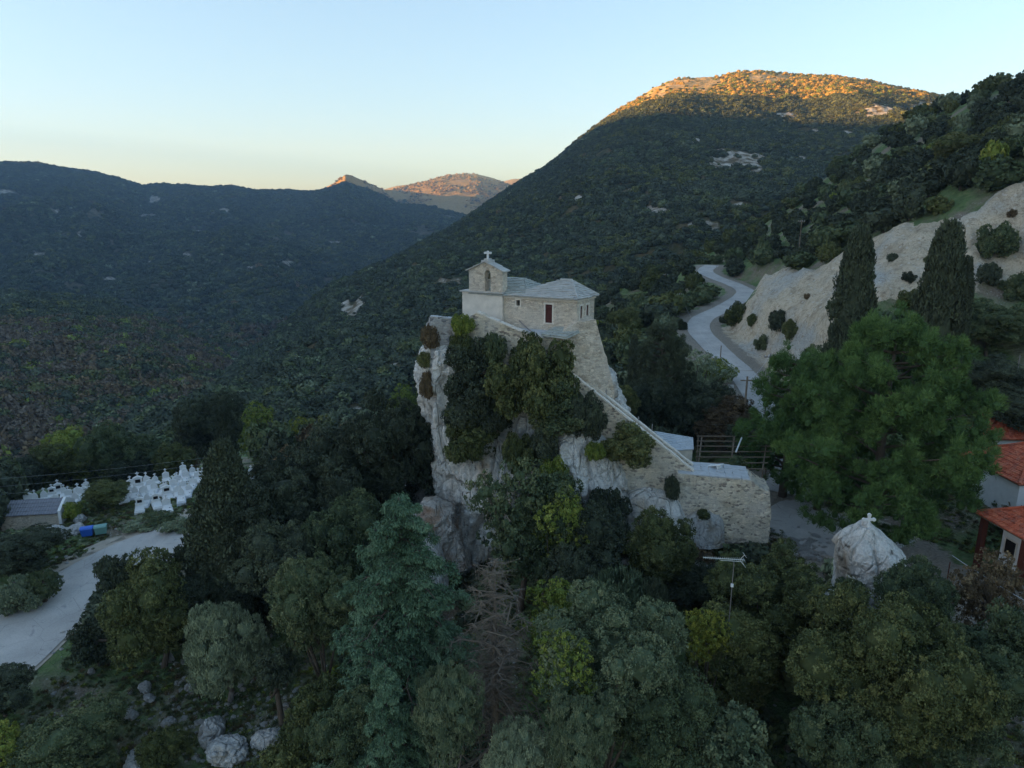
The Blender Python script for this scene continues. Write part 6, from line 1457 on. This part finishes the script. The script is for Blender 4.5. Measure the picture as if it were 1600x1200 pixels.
mass('left_mountain_scrub', GA, RA, 100000, 6, 12, 'dense scrub covering the long left mountain range', lf_valley, thr=-.36, nsc=110)
mass('sunlit_hill_scrub', GB, None, 6000, 7, 14, 'scrub on the distant sunlit hills', lambda p, px, py: rg.choice([7, 2, 4], len(p), p=[.7, .2, .1]), thr=-.05, nsc=160)  # mostly the scrub that carries sunlight in its colour
mass('valley_spur_wood', GS, None, 26000, 4.5, 8, 'autumn wood on the low spur in the left valley', lf_valley, thr=-.6)
# grass tufts, low scrub and scree in the open places near the camera
def near_scatter(n, x0, x1, y0, y1, fn):
    x = rg.uniform(x0, x1, n); y = rg.uniform(y0, y1, n); z = hz(x, y); px, py = proj(x, y, z); d = np.full(n, 99.)
    for rdp in (RL, RR):
        for q in rdp[::2]: d = np.minimum(d, np.hypot(x - q[0], y - q[1]))
    k = fn(x, y, px, py, d); return np.stack([x, y, z], 1)[k]
def tuft_mesh(seed, leaf, n=70, up=True):
    rg_ = np.random.default_rng(seed); L = Leaves(rg_); th = rg_.uniform(0, 6.28, n); r = rg_.uniform(0, .5, n) ** .7 * .5; c = np.stack([np.cos(th) * r, np.sin(th) * r, rg_.uniform(.02, .25, n)], 1)
    ax = unit(np.stack([np.cos(th) * .6, np.sin(th) * .6, np.full(n, .9)], 1) + .3 * rg_.normal(size=(n, 3))); L.quads(c, ax, rg_.normal(size=(n, 3)), .16, .03, rg_.random(n)); me = L.mesh('tuft'); me.materials.append(LEAF[leaf]); return unlinked('grass_tuft', me)
tufts = [tuft_mesh(401, 'green'), tuft_mesh(402, 'moss'), tuft_mesh(403, 'ygreen'), tuft_mesh(404, 'brown')]
p = near_scatter(60000, -62, 45, 26, 88, lambda x, y, px, py, d: (d > 3.9) & (px > -100) & (px < 1700) & (fbm2(x / 3, y / 3, 3, 81) > -.12) & (np.hypot(x - 28, y - 44) > 8) & ((y < 72) | (x < 0))); n = len(p); s = rg.uniform(.3, .85, n)
tag(scatter('grass', p, np.stack([s, s, s * rg.uniform(.5, 1.0, n)], 1), rg.choice(4, n, p=[.5, .25, .12, .13]), tufts), 'short grass and dry weeds on the open ground', 'grass', kind='stuff')
_v, _f = ICO1; st_me = np_mesh('loose_stone', _v * (1 + .5 * fbm(_v * 1.5, 3, 4))[:, None] * np.array([1, .8, .6]), _f, False); st_me.materials.append(M['boulder']); stone = unlinked('loose_stone', st_me)
def scree(x, y, px, py, d): return (d > 3.6) & ((((px - 370) / 130) ** 2 + ((py - 1120) / 80) ** 2 < rg.uniform(0, 1.9, len(x))) | (rg.random(len(x)) < .05))
p = near_scatter(26000, -45, 30, 30, 70, scree); n = len(p); s = rg.uniform(.04, .17, n) * rg.choice([1, 1, 1.8], n)
tag(scatter('scree', p, np.stack([s, s, s * .8], 1), np.zeros(n, int), [stone]), 'small pale stones strewn over the open slope', 'gravel', kind='stuff')
p = near_scatter(2600, -60, 62, 26, 62, lambda x, y, px, py, d: (d > 4.6) & (px > -150) & (px < 1750) & (fbm2(x / 5, y / 5, 3, 85) > .02) & ~in_poly(px, py, [(30, 1030), (250, 1010), (430, 1050), (500, 1250), (-50, 1250)]) & ~in_poly(px, py, [(0, 930), (0, 860), (130, 830), (130, 900)]) & ~in_poly(px, py, [(1195, 765), (1340, 765), (1600, 880), (1600, 960), (1195, 870)]) & ~in_poly(px, py, [(650, 480), (1000, 480), (1210, 740), (1210, 850), (650, 850)])); n = len(p); s = rg.uniform(.5, 1.15, n)
tag(scatter('undergrowth', p, np.stack([s, s, s * rg.uniform(.7, 1.2, n)], 1), rg.choice(3, n, p=[.5, .3, .2]), [far_protos[0], far_protos[1], far_protos[2]]) if False else scatter('undergrowth', p, np.stack([s, s, s], 1), rg.choice(6, n, p=[.4, .25, .15, .1, .05, .05]), blobs), 'low dark undergrowth between the foreground trees', 'undergrowth', kind='stuff')
if LOG:
    for l in LOG: print('LOG', l)

# ------------------------------------------------------------------ the air
hm = bpy.data.materials.new('haze'); hm.use_nodes = True; ht = hm.node_tree; ht.nodes.clear(); ho = ht.nodes.new('ShaderNodeOutputMaterial'); hv = ht.nodes.new('ShaderNodeVolumePrincipled')
hv.inputs['Color'].default_value = (0.52, 0.72, 1.0, 1); hv.inputs['Density'].default_value = 0.00011; hv.inputs['Anisotropy'].default_value = 0.0; ht.links.new(hv.outputs[0], ho.inputs['Volume'])
m = MB().box(-3300, 3300, -1750, 5150, -131.5, 475); o = m.build('haze', hm); tag(o, kind='stuff')
